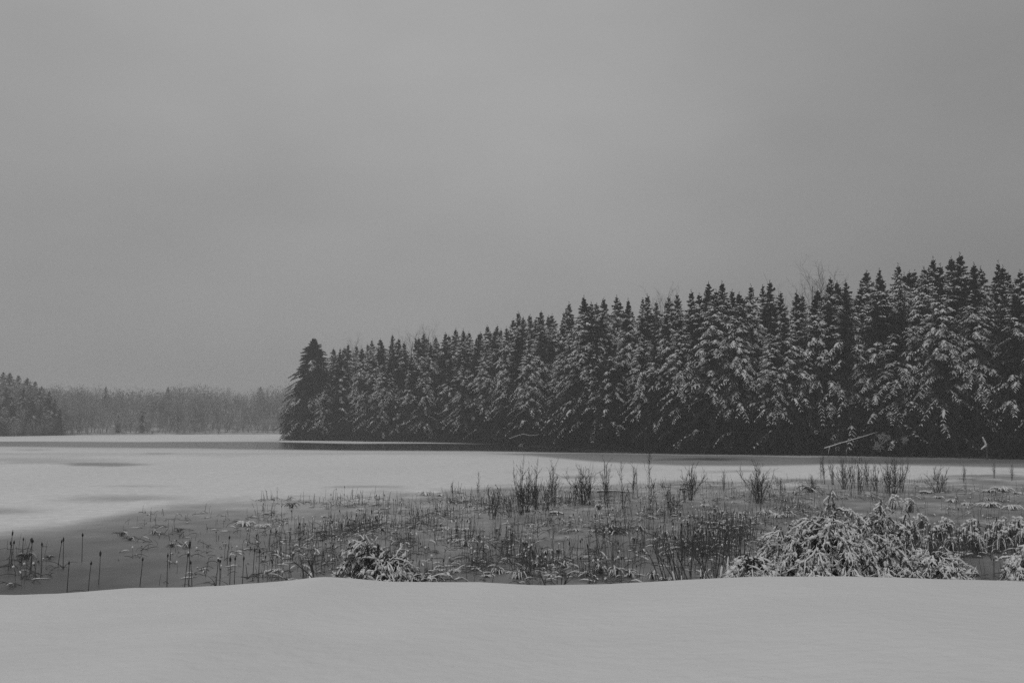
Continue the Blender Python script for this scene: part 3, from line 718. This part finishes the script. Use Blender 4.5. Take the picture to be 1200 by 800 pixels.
for i, (px, py, h) in enumerate(front):
    p = ground(px, py)
    put_cattail(p[0], p[1], h * .85, i % 7, 'dead cattail stalk in the dense marsh, ' + where(px, py)[0], 'cattails of the dense marsh ' + where(px, py)[0], rg.random() < .28, rg.random() < .3, rg.normal(0, .12), rg.random() < .45, .85)
def marsh_mass():
    r = np.random.default_rng(5); mb = MB(); sn = MB(); hb = MB()
    A = np.array(rest); n = len(A)
    P0 = np.array([ground(a, b) for a, b in A[:, :2]]); h = A[:, 2] * .88
    ln = r.normal(0, .12, (n, 2)); K = 5; s = np.linspace(0, 1, K)
    P = P0[:, None] + np.stack([ln[:, :1] * s ** 1.5 * h[:, None], ln[:, 1:] * s ** 1.5 * h[:, None], h[:, None] * s * (1 - .08 * np.abs(ln[:, :1]) * s)], -1) + r.normal(0, .006, (n, K, 3))
    P[:, 0, 2] = -.03
    tubes(mb, P, np.outer(r.uniform(.005, .010, n) * (1 + 0.005 * P0[:, 1]), np.linspace(1, .7, K)), 3)
    hm = r.random(n) < .10; t = P[hm]; 
    q = t[:, -1:] + (t[:, -2:-1] - t[:, -1:]) * np.linspace(0, .55, 4)[None, :, None]; tubes(hb, q, np.full((len(q), 4), .026) * np.array((.5, 1, 1, .6)), 5)
    # bent dry leaves low down
    m = 5600; w_ = r.integers(0, n, m); B = P0[w_] + np.stack([r.normal(0, .25, m), r.normal(0, .5, m), np.zeros(m)], -1)
    az = r.uniform(0, 6.28, m); L = r.uniform(.2, .65, m); up_ = r.uniform(.3, 1.0, m); fall = r.uniform(.3, 1.4, m)
    s = np.linspace(0, 1, 5); P2 = B[:, None] + np.stack([np.cos(az)[:, None] * L[:, None] * s, np.sin(az)[:, None] * L[:, None] * s, np.maximum(L[:, None] * (up_[:, None] * s - fall[:, None] * s ** 2 * .8), .005 - .03 * (s == 0))], -1)
    tubes(mb, P2, np.outer(r.uniform(.008, .016, m), np.array((.8, 1, 1, .9, .3))), 3)
    # snow caught on some of the bent leaves and stub tops
    pick = r.random(m) < .24; q = P2[pick]; tubes(sn, q[:, 1:], np.outer(r.uniform(.02, .045, len(q)), np.array((.4, 1, .9, .25))), 5, .7, .5)
    pk = r.random(n) < .06; q = P[pk][:, -1:] + np.array((0, 0, 1)) * np.linspace(-.03, .05, 4)[None, :, None] + r.normal(0, .004, (pk.sum(), 4, 3)); tubes(sn, q, np.full((len(q), 4), 1.) * np.array((.02, .042, .036, .006)), 6)
    o = obj('marsh_reeds', mb.mesh('marsh_reeds', M_REED), kind='stuff', label='thin dead reeds and bent leaves massed in the frozen marsh', category='reeds')
    obj('heads', hb.mesh('heads', M_HEAD, True), o, kind='stuff'); obj('snow', sn.mesh('snow', M_SNOW, True), o, kind='stuff')
marsh_mass()

# ------------------------------------------------------------------ tussocks of bent reeds with snow on them
def tussock_parts(seed, n=34, H=.45, W=.55, snow=.5, tall=False):
    r = np.random.default_rng(seed)
    az = r.uniform(0, 6.28, n); L = r.uniform(.5, 1.1, n) * W; K = 7; s = np.linspace(0, 1, K)
    up_ = r.uniform(.7, 1.3, n) * H * 2.0; pk = r.uniform(.45, .7, n)
    x = s[None] ** 1.3 * L[:, None]
    z = up_[:, None] * np.where(s[None] < pk[:, None], s[None] / pk[:, None] * (2 - s[None] / pk[:, None]) * .5, .5 - (s[None] - pk[:, None]) ** 2 * r.uniform(1.2, 3.6, n)[:, None])
    z = np.maximum(z, 0.01)
    b = r.normal(0, .12 * W, (n, 2))
    P = np.stack([b[:, :1] + np.cos(az)[:, None] * x, b[:, 1:] + np.sin(az)[:, None] * x, z - .02 * (s[None] == 0)], -1) + r.normal(0, .012, (n, K, 3))
    lf = MB(); tubes(lf, P, np.outer(r.uniform(.009, .016, n), np.array((.8, 1, 1, 1, .9, .7, .3))), 3)
    if tall:
        m = 26; bb = r.normal(0, .3 * W, (m, 2)); hh = r.uniform(.7, 1.25, m) * H * 1.25; ss = np.linspace(0, 1, 4)
        Q = np.stack([bb[:, :1] + r.normal(0, .1, (m, 1)) * ss, bb[:, 1:] + r.normal(0, .1, (m, 1)) * ss, hh[:, None] * ss - .02], -1); tubes(lf, Q, np.outer(r.uniform(.009, .015, m), np.linspace(1, .7, 4)), 4)
    sn = MB(); u = r.random(n) < snow
    Q = P[u][:, 2:]; tubes(sn, Q, np.outer(r.uniform(.022, .05, len(Q)), np.array((.35, 1, 1.1, .9, .25))) * r.uniform(.8, 1.2, (len(Q), 5)), 6, .75, .5)
    if tall:
        uu = r.random(m) < .8; T = Q0 = np.stack([bb[uu, 0], bb[uu, 1], hh[uu]], -1); k2 = len(T); d = r.normal(0, 1, (k2, 3)) * np.array((1, 1, .35)); d = norm(d)
        PP = T[:, None] + d[:, None] * np.linspace(-.12, .14, 5)[None, :, None]; PP[..., 2] -= (np.linspace(-1, 1, 5) ** 2 * .05)[None]
        tubes(sn, PP, np.outer(r.uniform(.04, .085, k2), np.array((.2, 1, 1.1, .9, .2))), 6, .8, .3)
    return lf.mesh('leaf', M_REED), sn.mesh('snow', M_SNOW, True)
TUS = [tussock_parts(800 + i, 30, .34, .5, .45) for i in range(5)]
TALL = [tussock_parts(820 + i, 44, .62, .62, .5, True) for i in range(4)]
LOWS = [tussock_parts(840 + i, 26, .16, .6, .85) for i in range(3)]
DARK = [tussock_parts(850 + i, 22, .26, .6, .15) for i in range(3)]
def put_tussock(px, py, w_px, kind, label, group, name='reed_tussock'):
    p = ground(px, py); wid = w_px / FPX * p[1]
    s = wid / {'t': 1.0, 'T': 1.2, 'l': 1.1, 'd': 1.0}[kind]
    v = {'t': TUS, 'T': TALL, 'l': LOWS, 'd': DARK}[kind]; v = v[rng.integers(len(v))]
    o = thing(name, (p[0], p[1], 0), label, 'reeds', group, rng.uniform(0, 6.28), s)
    lf = obj('leaf', v[0], o); obj('snow', v[1], lf)
SP = [(142,628,16,'d'),(152,633,14,'d'),(180,626,12,'t'),(210,623,14,'d'),(202,641,14,'d'),(219,641,10,'t'),(278,614,12,'d'),(287,616,26,'l'),(310,618,20,'l'),(334,608,10,'l'),(30,655,22,'d'),(58,655,14,'d'),(380,606,10,'l'),(388,612,8,'t'),(422,598,13,'l'),(444,601,12,'l'),(448,623,12,'t'),(410,622,10,'t'),(342,595,18,'d'),(498,580,22,'l'),(515,581,12,'l'),
      (520,620,14,'l'),(536,621,12,'l'),(545,622,14,'l'),(533,633,9,'l'),(560,631,12,'t'),(516,669,14,'l'),(532,670,14,'l'),(545,640,16,'t'),(676,622,12,'l'),(698,623,14,'l'),(665,632,10,'t'),(702,597,14,'t'),(690,591,12,'t'),(652,603,14,'l'),(640,650,14,'t'),(655,648,12,'t'),(688,674,20,'l'),(705,672,22,'t'),(722,674,26,'t'),(738,676,18,'t'),(765,678,20,'t'),(780,680,18,'l'),
      (722,626,24,'d'),(716,624,18,'t'),(752,622,14,'t'),(776,600,12,'t'),(826,594,16,'l'),(848,602,18,'l'),(868,603,16,'l'),(780,628,14,'t'),(792,632,12,'t'),(744,634,12,'t'),(662,665,18,'t'),(608,678,20,'t'),(585,672,16,'t'),(570,676,14,'l'),(950,577,26,'d'),(932,580,14,'t'),(580,604,14,'d'),(700,664,14,'t'),(645,676,16,'l'),(628,664,12,'t'),
      (880,608,16,'l'),(896,602,22,'l'),(912,606,20,'l'),(1160,594,26,'l'),(1184,597,26,'l'),(925,606,16,'t'),(1048,596,20,'T'),(1066,600,20,'T'),(1085,578,14,'l'),(1100,584,14,'l'),(1115,588,16,'l'),(1132,592,16,'l'),(1174,576,28,'l'),(1160,577,16,'l'),(1192,579,14,'l'),(1158,586,8,'t'),(470,664,10,'t'),(600,628,12,'t'),(615,640,14,'t')]
WH = {'d': 'dark collapsed tussock', 't': 'small snow-dotted reed tussock', 'l': 'flattened snow-capped tussock', 'T': 'tall snow-bowed reed clump'}
for (px, py, w_, k) in SP:
    a, b = where(px, py); lab = '%s %s, %s' % (WH[k], a, b)
    put_tussock(px, py, w_, k, lab, WH[k] + ' ' + a)
RT = [(1040,632,20),(1056,638,22),(1072,628,24),(1088,640,24),(1100,630,26),(1116,642,24),(1128,632,24),(1144,640,26),(1158,634,24),(1172,638,28),(1186,630,28),(1198,636,26),(1060,618,22),(1110,618,22),(1140,622,24),(1170,622,24),(1195,618,24),(1080,614,22),(1215,634,28)]
RT.sort()
for i, (px, py, w_) in enumerate(RT):
    put_tussock(px, py + 6, w_, 'T', 'tall reed clump bowed under snow behind the big shrub, %s of these from the left' % ordinal(i + 1), 'snow-bowed reed clumps on the right', 'reed_clump')

# ------------------------------------------------------------------ bare shrubs standing in the marsh
def shrub_parts(seed, stems=9, spread=.28, nb=9):
    r = np.random.default_rng(seed); H = 2.4
    P1, P2, P3 = [], [], []
    for i in range(stems):
        az = r.uniform(0, 6.28); a = abs(r.normal(0, spread)); d = np.array((math.sin(a) * math.cos(az), math.sin(a) * math.sin(az), math.cos(a)))
        L = H * r.uniform(.5, 1.0); p = polyline(r, (r.normal(0, .12), r.normal(0, .12), -.05), d, L, 6, (0, 0, .15), .12); P1.append(p)
        for k in range(nb):
            f = r.uniform(.2, .98) * 5; j = min(int(f), 4); q = p[j] + (p[j + 1] - p[j]) * (f - j)
            dd = norm(p[j + 1] - p[j]) + r.normal(0, .42, 3); l = L * r.uniform(.12, .3); e = polyline(r, q, dd / np.linalg.norm(dd), l, 4, (0, 0, .3), .15); P2.append(e)
            for g in range(2):
                q2 = e[r.integers(1, 4)]; d3 = norm(e[-1] - e[0]) + r.normal(0, .5, 3); P3.append(polyline(r, q2, d3 / np.linalg.norm(d3), l * r.uniform(.3, .6), 3, (0, 0, .2), .1))
    a = MB(); tubes(a, np.array(P1), np.tile(np.linspace(.016, .007, 6), (len(P1), 1)), 5)
    b = MB(); tubes(b, np.array(P2), np.tile(np.linspace(.009, .005, 4), (len(P2), 1)), 4); tubes(b, np.array(P3), np.tile(np.linspace(.008, .005, 3), (len(P3), 1)), 3)
    s = MB(); A = np.array(P2); u = r.random(len(A)) < .05; q = A[u]; 
    c = q[:, 1:2] + np.array((0, 0, 1)) * np.linspace(-.02, .04, 4)[None, :, None]; tubes(s, c, np.full((len(c), 4), 1.) * np.array((.015, .035, .03, .005)), 5)
    return a.mesh('stem', M_TWIG, True), b.mesh('twig', M_TWIG), s.mesh('snow', M_SNOW, True)
SH = [shrub_parts(900, 10, .20), shrub_parts(901, 7, .34), shrub_parts(902, 14, .22), shrub_parts(903, 6, .15, 12), shrub_parts(904, 12, .42), shrub_parts(905, 3, .10, 16)]
BS = [(579,608,562,1),(611,603,549,0),(618,600,556,2),(628,597,549,0),(640,598,554,1),(649,594,547,3),(683,591,546,2),(691,590,552,0),(710,594,544,3),(731,596,549,5),(743,584,548,3),(764,597,539,5),(787,604,562,4),(800,588,556,1),(810,586,544,2),(672,592,556,1),
      (890,590,541,2),(884,589,556,1),(917,580,555,1),(965,567,536,3),(976,568,543,0),(989,573,536,2),(999,572,540,0),(1007,579,536,0),(1016,574,542,3),(1026,575,539,1),(1041,577,540,0),(1048,579,536,2),(1057,577,541,0),(1098,577,543,4),(1106,576,551,1),(848,575,553,3),(1130,566,546,3),(1165,560,543,3),(1186,563,545,3),(560,580,556,5),(952,575,556,2),(530,584,566,3),(597,606,572,1)]
BS.sort()
for i, (px, by, ty, v) in enumerate(BS):
    p = ground(px, by); h = at_depth(px, ty, p[1])[2]
    o = thing('bare_shrub', (p[0], p[1], 0), 'leafless dark shrub at the far edge of the marsh, %s of these from the left' % ordinal(i + 1), 'shrub', 'leafless shrubs along the far edge of the marsh', rng.uniform(0, 6.28), (h / 2.4 * (1.1 if v in (4, 1, 2) else .9),) * 2 + (h / 2.3,))
    a, b, c = SH[v]; st = obj('stem', a, o); obj('twig', b, st); obj('snow', c, st)

# leaning willow stems at the foot of the bank
def willow(px, py, D, stems_, label):
    r = np.random.default_rng(int(px)); z0 = max(float(bank_height(np.array((px - 600) / FPX * D), np.array(D))), 0)
    base = np.array(((px - 600) / FPX * D, D, z0 - .1)); o = thing('willow_shrub', tuple(base), label, 'shrub')
    P1, P2 = [], []
    for tx, ty in stems_:
        bx = px + r.normal(0, 16); b = np.array(((bx - 600) / FPX * D, D + r.normal(0, .6), z0 - .1)); e = at_depth(tx, ty, D + r.normal(0, .7))
        s = np.linspace(0, 1, 6)[:, None]; p = b + (e - b) * s + np.array((0, 0, .05)) * np.sin(s * 3.14) + r.normal(0, .012, (6, 3)); P1.append(p - base)
        for k in range(3):
            j = r.integers(2, 5); d = norm(p[j + 1] - p[j]) + r.normal(0, .22, 3); P2.append(polyline(r, p[j] - base, d / np.linalg.norm(d), r.uniform(.2, .5), 4, (0, 0, .2), .08))
    a = MB(); tubes(a, np.array(P1), np.tile(np.linspace(.019, .008, 6), (len(P1), 1)), 6)
    b = MB(); tubes(b, np.array(P2), np.tile(np.linspace(.009, .004, 4), (len(P2), 1)), 4)
    sn = MB(); A = np.array(P1); u = r.random(len(A)) < .5; q = A[u]; jj = r.integers(1, 4, len(q)); f = np.linspace(0, 1, 5)[None, :, None]
    q = q[np.arange(len(q)), jj][:, None] * (1 - f * .7) + q[np.arange(len(q)), jj + 1][:, None] * f * .7; tubes(sn, q, np.outer(r.uniform(.018, .035, len(q)), np.array((.2, 1, 1.1, .9, .2))), 6, .8, .6)
    st = obj('stem', a.mesh('stem', M_TWIG, True), o); obj('twig', b.mesh('twig', M_TWIG, True), st); obj('snow', sn.mesh('snow', M_SNOW, True), st)
willow(805, 686, 22, [(764,636),(770,640),(776,634),(782,630),(790,636),(775,655),(788,648),(762,650),(800,640),(796,662)], 'leaning fan of bare willow stems slanting up and left out of the snow bank')
willow(835, 684, 21, [(812,622),(818,632),(826,628),(806,640),(830,640),(840,630),(846,640),(822,650),(852,628)], 'bare willow with a thick snow-dotted stem left of the big snow-caked shrub')
willow(860, 684, 21, [(852,616),(858,610),(866,618),(872,624),(864,636),(848,626),(880,640),(870,606)], 'upright bare willow stems touching the big snow-caked shrub')
willow(384, 688, 17, [(352,652),(346,660),(370,648),(362,658)], 'few bare stems left of the low snowy shrub')
willow(648, 694, 24, [(632,668),(660,666),(640,676),(668,672)], 'sparse bare stems poking over the bank edge in the middle')

# ------------------------------------------------------------------ snow-caked shrubs on the bank
def snowy_shrub(name, px, py_base, D, width_px, top_py, label, seed, n=44, lat=10, twg=4, snow=.9, drop=1.0, el=(25, 85), ang=None, thick=1.0, needles=True, zoff=0.0, tall=1.45):
    r = np.random.default_rng(seed)
    X = (px - 600) / FPX * D; z0 = float(bank_height(np.array(X), np.array(D))) + zoff
    z0 = max(z0, 0.0)
    top = at_depth(px, top_py, D)[2]; Hh = (top - z0) * tall; Wd = width_px / FPX * D * .5
    base = np.array((X, D, z0 - .05)); o = thing(name, tuple(base), label, 'shrub')
    P1, P2, P3 = [], [], []; R1 = []
    for i in range(n):
        az = r.uniform(0, 6.28) if ang is None else r.uniform(*ang)
        e = math.radians(r.uniform(*el)); d = np.array((math.cos(e) * math.cos(az), math.cos(e) * math.sin(az), math.sin(e)))
        reach = math.cos(e); L = (Wd * reach + Hh * (1 - reach) * .9) * r.uniform(.75, 1.2) + .15
        p = polyline(r, (r.normal(0, .15 * Wd), r.normal(0, .15 * Wd), 0), d, L * 1.12, 8, np.array((math.cos(az) * .5, math.sin(az) * .5, -1.25 * drop * r.uniform(.7, 1.2))), .12)
        p[:, 2] = np.maximum(p[:, 2], .02); P1.append(p)
        for k in range(lat):
            f = (.22 + .76 * (k + r.random()) / lat) * 7; j = min(int(f), 6); q = p[j] + (p[j + 1] - p[j]) * (f - j); t = norm(p[j + 1] - p[j])
            sd = norm(np.cross(t, (0, 0, 1.))) * (1 if k % 2 else -1); dd = t * .8 + sd * r.uniform(.5, 1.) + r.normal(0, .2, 3); l = r.uniform(.16, .42) * (1.2 - f / 9)
            e2 = polyline(r, q, dd / np.linalg.norm(dd), l, 5, (0, 0, -.7 * drop), .18); P2.append(e2)
            for g in range(twg):
                jj = r.integers(1, 5); d3 = norm(e2[-1] - e2[0]) * .7 + r.normal(0, .55, 3); P3.append(polyline(r, e2[jj], d3 / np.linalg.norm(d3), r.uniform(.06, .17), 4, (0, 0, -.3), .15))
    P1, P2 = np.array(P1), np.array(P2); P3 = np.array(P3) if P3 else np.zeros((0, 4, 3))
    wd = MB(); tubes(wd, P1, np.tile(np.linspace(.022, .008, 8), (len(P1), 1)), 5); tubes(wd, P2, np.tile(np.linspace(.009, .005, 5), (len(P2), 1)), 3)
    if len(P3): tubes(wd, P3, np.tile(np.linspace(.006, .004, 4), (len(P3), 1)), 3)
    st = obj('branch', wd.mesh('branch', M_TWIG), o)
    if needles:
        lf = MB(); A = P2[:, 1:].reshape(-1, 3); A = np.repeat(A, 3, 0); m = len(A)
        dj = norm(r.normal(0, 1, (m, 3)) + np.array((0, 0, -.5))); S = norm(np.cross(dj, r.normal(0, 1, (m, 3)))); blades(lf, A + dj * .05 + np.array((0, 0, -.03)), dj, S, r.uniform(.08, .16, m), r.uniform(.015, .035, m))
        obj('foliage', lf.mesh('foliage', M_EVER), o)
    sn = MB()
    def cake(P, lo, hi, frac, side, fl=.8):
        u = r.random(len(P)) < frac; Q = P[u]; K = Q.shape[1]
        if len(Q) == 0: return
        sh = np.ones(K); sh[0] = .4; sh[-1] = .22
        tubes(sn, Q + r.normal(0, .006, Q.shape), r.uniform(lo, hi, len(Q))[:, None] * sh[None] * r.uniform(.65, 1.35, (len(Q), K)) * thick, side, fl, .75)
    cake(P1[:, 4:], .012, .024, snow * .8, 6); cake(P2, .014, .030, snow, 5)
    if len(P3): cake(P3, .010, .022, snow, 5, .9)
    obj('snow', sn.mesh('snow', M_SNOW, True), st)
    return o
def dome_shrub(name, px, D, width_px, top_py, label, seed, n=70, lat=12, twg=4, snow=.9, deep=.85, gaps=.3, fine=1.0, sweep=(.45, .95)):
    """a mound of boughs that arch out of its middle and drape down over its sides, each bough a feathered spray with snow on its back"""
    r = np.random.default_rng(seed)
    X = (px - 600) / FPX * D; z0 = max(float(bank_height(np.array(X), np.array(D))), 0.0) - .05
    H = at_depth(px, top_py, D)[2] - z0; W = width_px / FPX * D * .5
    o = thing(name, (X, D, z0), label, 'shrub')
    P1, P2, P3, ST = [], [], [], []
    for i in range(n):
        ph = r.uniform(0, 6.28); th0 = 1.15 * r.random() ** .8; th1 = min(th0 + r.uniform(*sweep), 1.62)
        k = r.uniform(.80, 1.06) * (1 + gaps * (float(value_noise(np.array(ph * 1.1 + seed), np.array(th0 * 2.), seed)) - .55))
        s = np.linspace(0, 1, 8); th = th0 + (th1 - th0) * s; p_ = ph + r.normal(0, .35) * s
        pts = k * np.stack([W * np.sin(th) * np.cos(p_), W * deep * np.sin(th) * np.sin(p_), H * np.cos(th)], -1) + r.normal(0, .024, (8, 3))
        pts[:, 2] = np.maximum(pts[:, 2] - .06 * W * s ** 3, .02); P1.append(pts)
        q = np.linspace(0, 1, 5)[:, None]; b0 = np.array((r.normal(0, .12 * W), r.normal(0, .12 * W), 0)); ST.append(b0 * (1 - q) + pts[0] * .97 * q - np.array((pts[0][0], pts[0][1], 0)) * .35 * np.sin(q * 3.14))
        for m in range(lat):
            f = (m + r.random()) / lat * 6.9; j = min(int(f), 6); a = pts[j] + (pts[j + 1] - pts[j]) * (f - j); t = norm(pts[j + 1] - pts[j])
            nn = norm(a / np.array((W * W, W * W * deep * deep, H * H)) + 1e-6); sd = norm(np.cross(t, nn)) * (1 if m % 2 else -1)
            dd = t * .9 + sd * r.uniform(.5, 1.) + nn * r.normal(.14, .30); l = r.uniform(.10, .30) * (1.15 - f / 10) * fine
            e2 = polyline(r, a, dd / np.linalg.norm(dd), l, 5, (0, 0, -.55), .2); P2.append(e2)
            for g in range(twg):
                jj = r.integers(1, 5); d3 = norm(e2[-1] - e2[0]) * .8 + r.normal(0, .5, 3); P3.append(polyline(r, e2[jj], d3 / np.linalg.norm(d3), r.uniform(.04, .11) * fine, 3, (0, 0, -.3), .15))
    P1, P2, P3, ST = map(np.array, (P1, P2, P3, ST))
    wd = MB(); tubes(wd, ST, np.tile(np.linspace(.025, .012, 5), (n, 1)), 5); tubes(wd, P1, np.tile(np.linspace(.012, .005, 8), (n, 1)), 4); tubes(wd, P2[:, ::2], np.tile(np.linspace(.006, .003, 3), (len(P2), 1)), 3)
    st = obj('branch', wd.mesh('branch', M_TWIG), o)
    lf = MB(); A = np.concatenate([P2[:, 1:].reshape(-1, 3), P3[::2, 1:].reshape(-1, 3)]); m = len(A)
    dj = norm(r.normal(0, 1, (m, 3)) + np.array((0, 0, -.6))); S = norm(np.cross(dj, r.normal(0, 1, (m, 3))))
    A = A * np.where(r.random(m) < .3, r.uniform(.6, .95, m), 1.0)[:, None]
    blades(lf, A + dj * .04 + np.array((0, 0, -.035)), dj, S, r.uniform(.05, .12, m), r.uniform(.012, .03, m))
    obj('foliage', lf.mesh('foliage', M_EVER), o)
    sn = MB()
    def cake(P, lo, hi, frac, side, fl=.85):
        u = r.random(len(P)) < frac; Q = P[u]; K = Q.shape[1]
        if len(Q) == 0: return
        sh = np.ones(K); sh[0] = .12; sh[-1] = .25
        tubes(sn, Q + r.normal(0, .005, Q.shape), r.uniform(lo, hi, len(Q))[:, None] * sh[None] * r.uniform(.6, 1.4, (len(Q), K)), side, fl, .7)
    cake(P1, .008, .015, min(.95, snow), 5); cake(P2, .009, .020, snow, 4); cake(P3, .0085, .019, snow, 3)
    # loose pillows of snow caught in the forks on the upper side
    u = (r.random(len(P2)) < .30 * snow) & (P2[:, 2, 2] > .25 * H); c = P2[u][:, 2]; m = len(c)
    d = norm(r.normal(0, 1, (m, 3)) * np.array((1, 1, .4))); q = c[:, None] + d[:, None] * np.linspace(-1, 1, 5)[None, :, None] * r.uniform(.025, .06, m)[:, None, None]
    tubes(sn, q, r.uniform(.018, .04, m)[:, None] * np.array((.15, .9, 1.1, .9, .15))[None] * r.uniform(.75, 1.25, (m, 5)), 6, .75, .5)
    obj('snow', sn.mesh('snow', M_SNOW, True), st)
    return o
dome_shrub('snow_laden_shrub', 972, 16.5, 150, 603, 'big rounded shrub caked in snow, its boughs drooping to the bank', 1, 115, 14, 7, .97, .85, .3, .9)
dome_shrub('snow_laden_shrub', 1026, 17.6, 122, 594, 'snow-caked shrub leaning against the right side of the big rounded shrub', 2, 90, 13, 5, .88, .85, .35, .9)
dome_shrub('snow_laden_shrub', 920, 17.4, 112, 617, 'snow-caked shrub sloping down on the left of the big rounded shrub', 3, 84, 13, 5, .95, .85, .3, .9)
dome_shrub('snow_laden_shrub', 880, 15.8, 74, 656, 'lowest snow-caked spread of twigs at the left end of the shrub heap', 4, 64, 13, 6, .97, .85, .3, .85)
dome_shrub('snow_laden_shrub', 1092, 16.0, 104, 649, 'low snow-caked mound of twigs at the right end of the shrub heap', 5, 84, 13, 6, .97, .85, .3, .85)
dome_shrub('snow_laden_shrub', 1046, 15.8, 60, 658, 'small snow-caked twig heap in front between the big shrub and the low mound', 8, 40, 12, 6, .95, .85, .3, .85)
dome_shrub('snow_laden_shrub', 1212, 15.5, 100, 632, 'snow-caked shrub cut by the right edge of the picture', 6, 66, 13, 6, .96, .85, .3, .85)
dome_shrub('evergreen_sapling', 976, 23, 72, 568, 'dark little evergreen with snow-hung tips rising behind the big rounded shrub', 7, 40, 10, 3, .36, .9, .5, 1.2)
snowy_shrub('low_shrub', 462, 684, 14.2, 92, 648, 'few longer snow-lined branches arching out of the low rounded shrub to the right', 21, 22, 6, 4, .6, .9, (10, 65), (-1.2, 1.2), .6, False, tall=1.1)
dome_shrub('low_shrub', 443, 14.6, 104, 645, 'low rounded shrub of arching branches thick with snow in the bank hollow', 9, 44, 9, 4, .70, .85, .9, .9, (.3, .8))
snowy_shrub('low_shrub', 400, 684, 15.2, 100, 640, 'spray of fine snow-lined stems at the left of the low snowy shrub', 10, 44, 5, 3, .45, .1, (20, 75), (-.8, .8), .5, False, tall=1.1)
snowy_shrub('reed_heap', 850, 606, 46, 46, 588, 'heap of fallen branches lined with snow beyond the willow stems', 12, 18, 4, 0, .8, .6, (5, 45), None, 1.7, False, zoff=-5)

# thin snow-covered logs lying in the marsh
for px0, px1, py, lab in ((700, 742, 577, 'thin snow-covered log lying before the leafless shrubs in mid marsh'), (797, 808, 574, 'short snow-covered log by the densest leafless shrub'), (645, 660, 603, 'short snow-covered log below the left leafless shrubs'), (1078, 1092, 578, 'short bent log with snow beside the spreading shrub')):
    a, b = ground(px0, py), ground(px1, py + 1); limb('fallen_log', [a + (0, 0, .08), (a + b) / 2 + (0, .1, .14), b + (0, 0, .07)], .07, lab, category='log')

# ------------------------------------------------------------------ the air: falling snow and mist
def haze():
    x0, x1, y0, y1, z0, z1 = -1000, 1000, -60, 1050, -1.5, 42
    V = [(x, y, z) for z in (z0, z1) for y in (y0, y1) for x in (x0, x1)]
    Q = [(0, 2, 3, 1), (4, 5, 7, 6), (0, 1, 5, 4), (2, 6, 7, 3), (0, 4, 6, 2), (1, 3, 7, 5)]
    me = mesh_of('haze', V, Q)
    m = bpy.data.materials.new('haze'); m.use_nodes = True; n, l = m.node_tree.nodes, m.node_tree.links
    n.remove(n['Principled BSDF']); pv = n.new('ShaderNodeVolumePrincipled'); l.new(pv.outputs[0], n['Material Output'].inputs['Volume'])
    pv.inputs['Color'].default_value = (.93, .93, .93, 1); pv.inputs['Density'].default_value = 0.00072; pv.inputs['Anisotropy'].default_value = 0.2
    me.materials.append(m)
    obj('haze', me, kind='stuff', label='thin even haze of falling snow over the lake', category='haze')
haze()
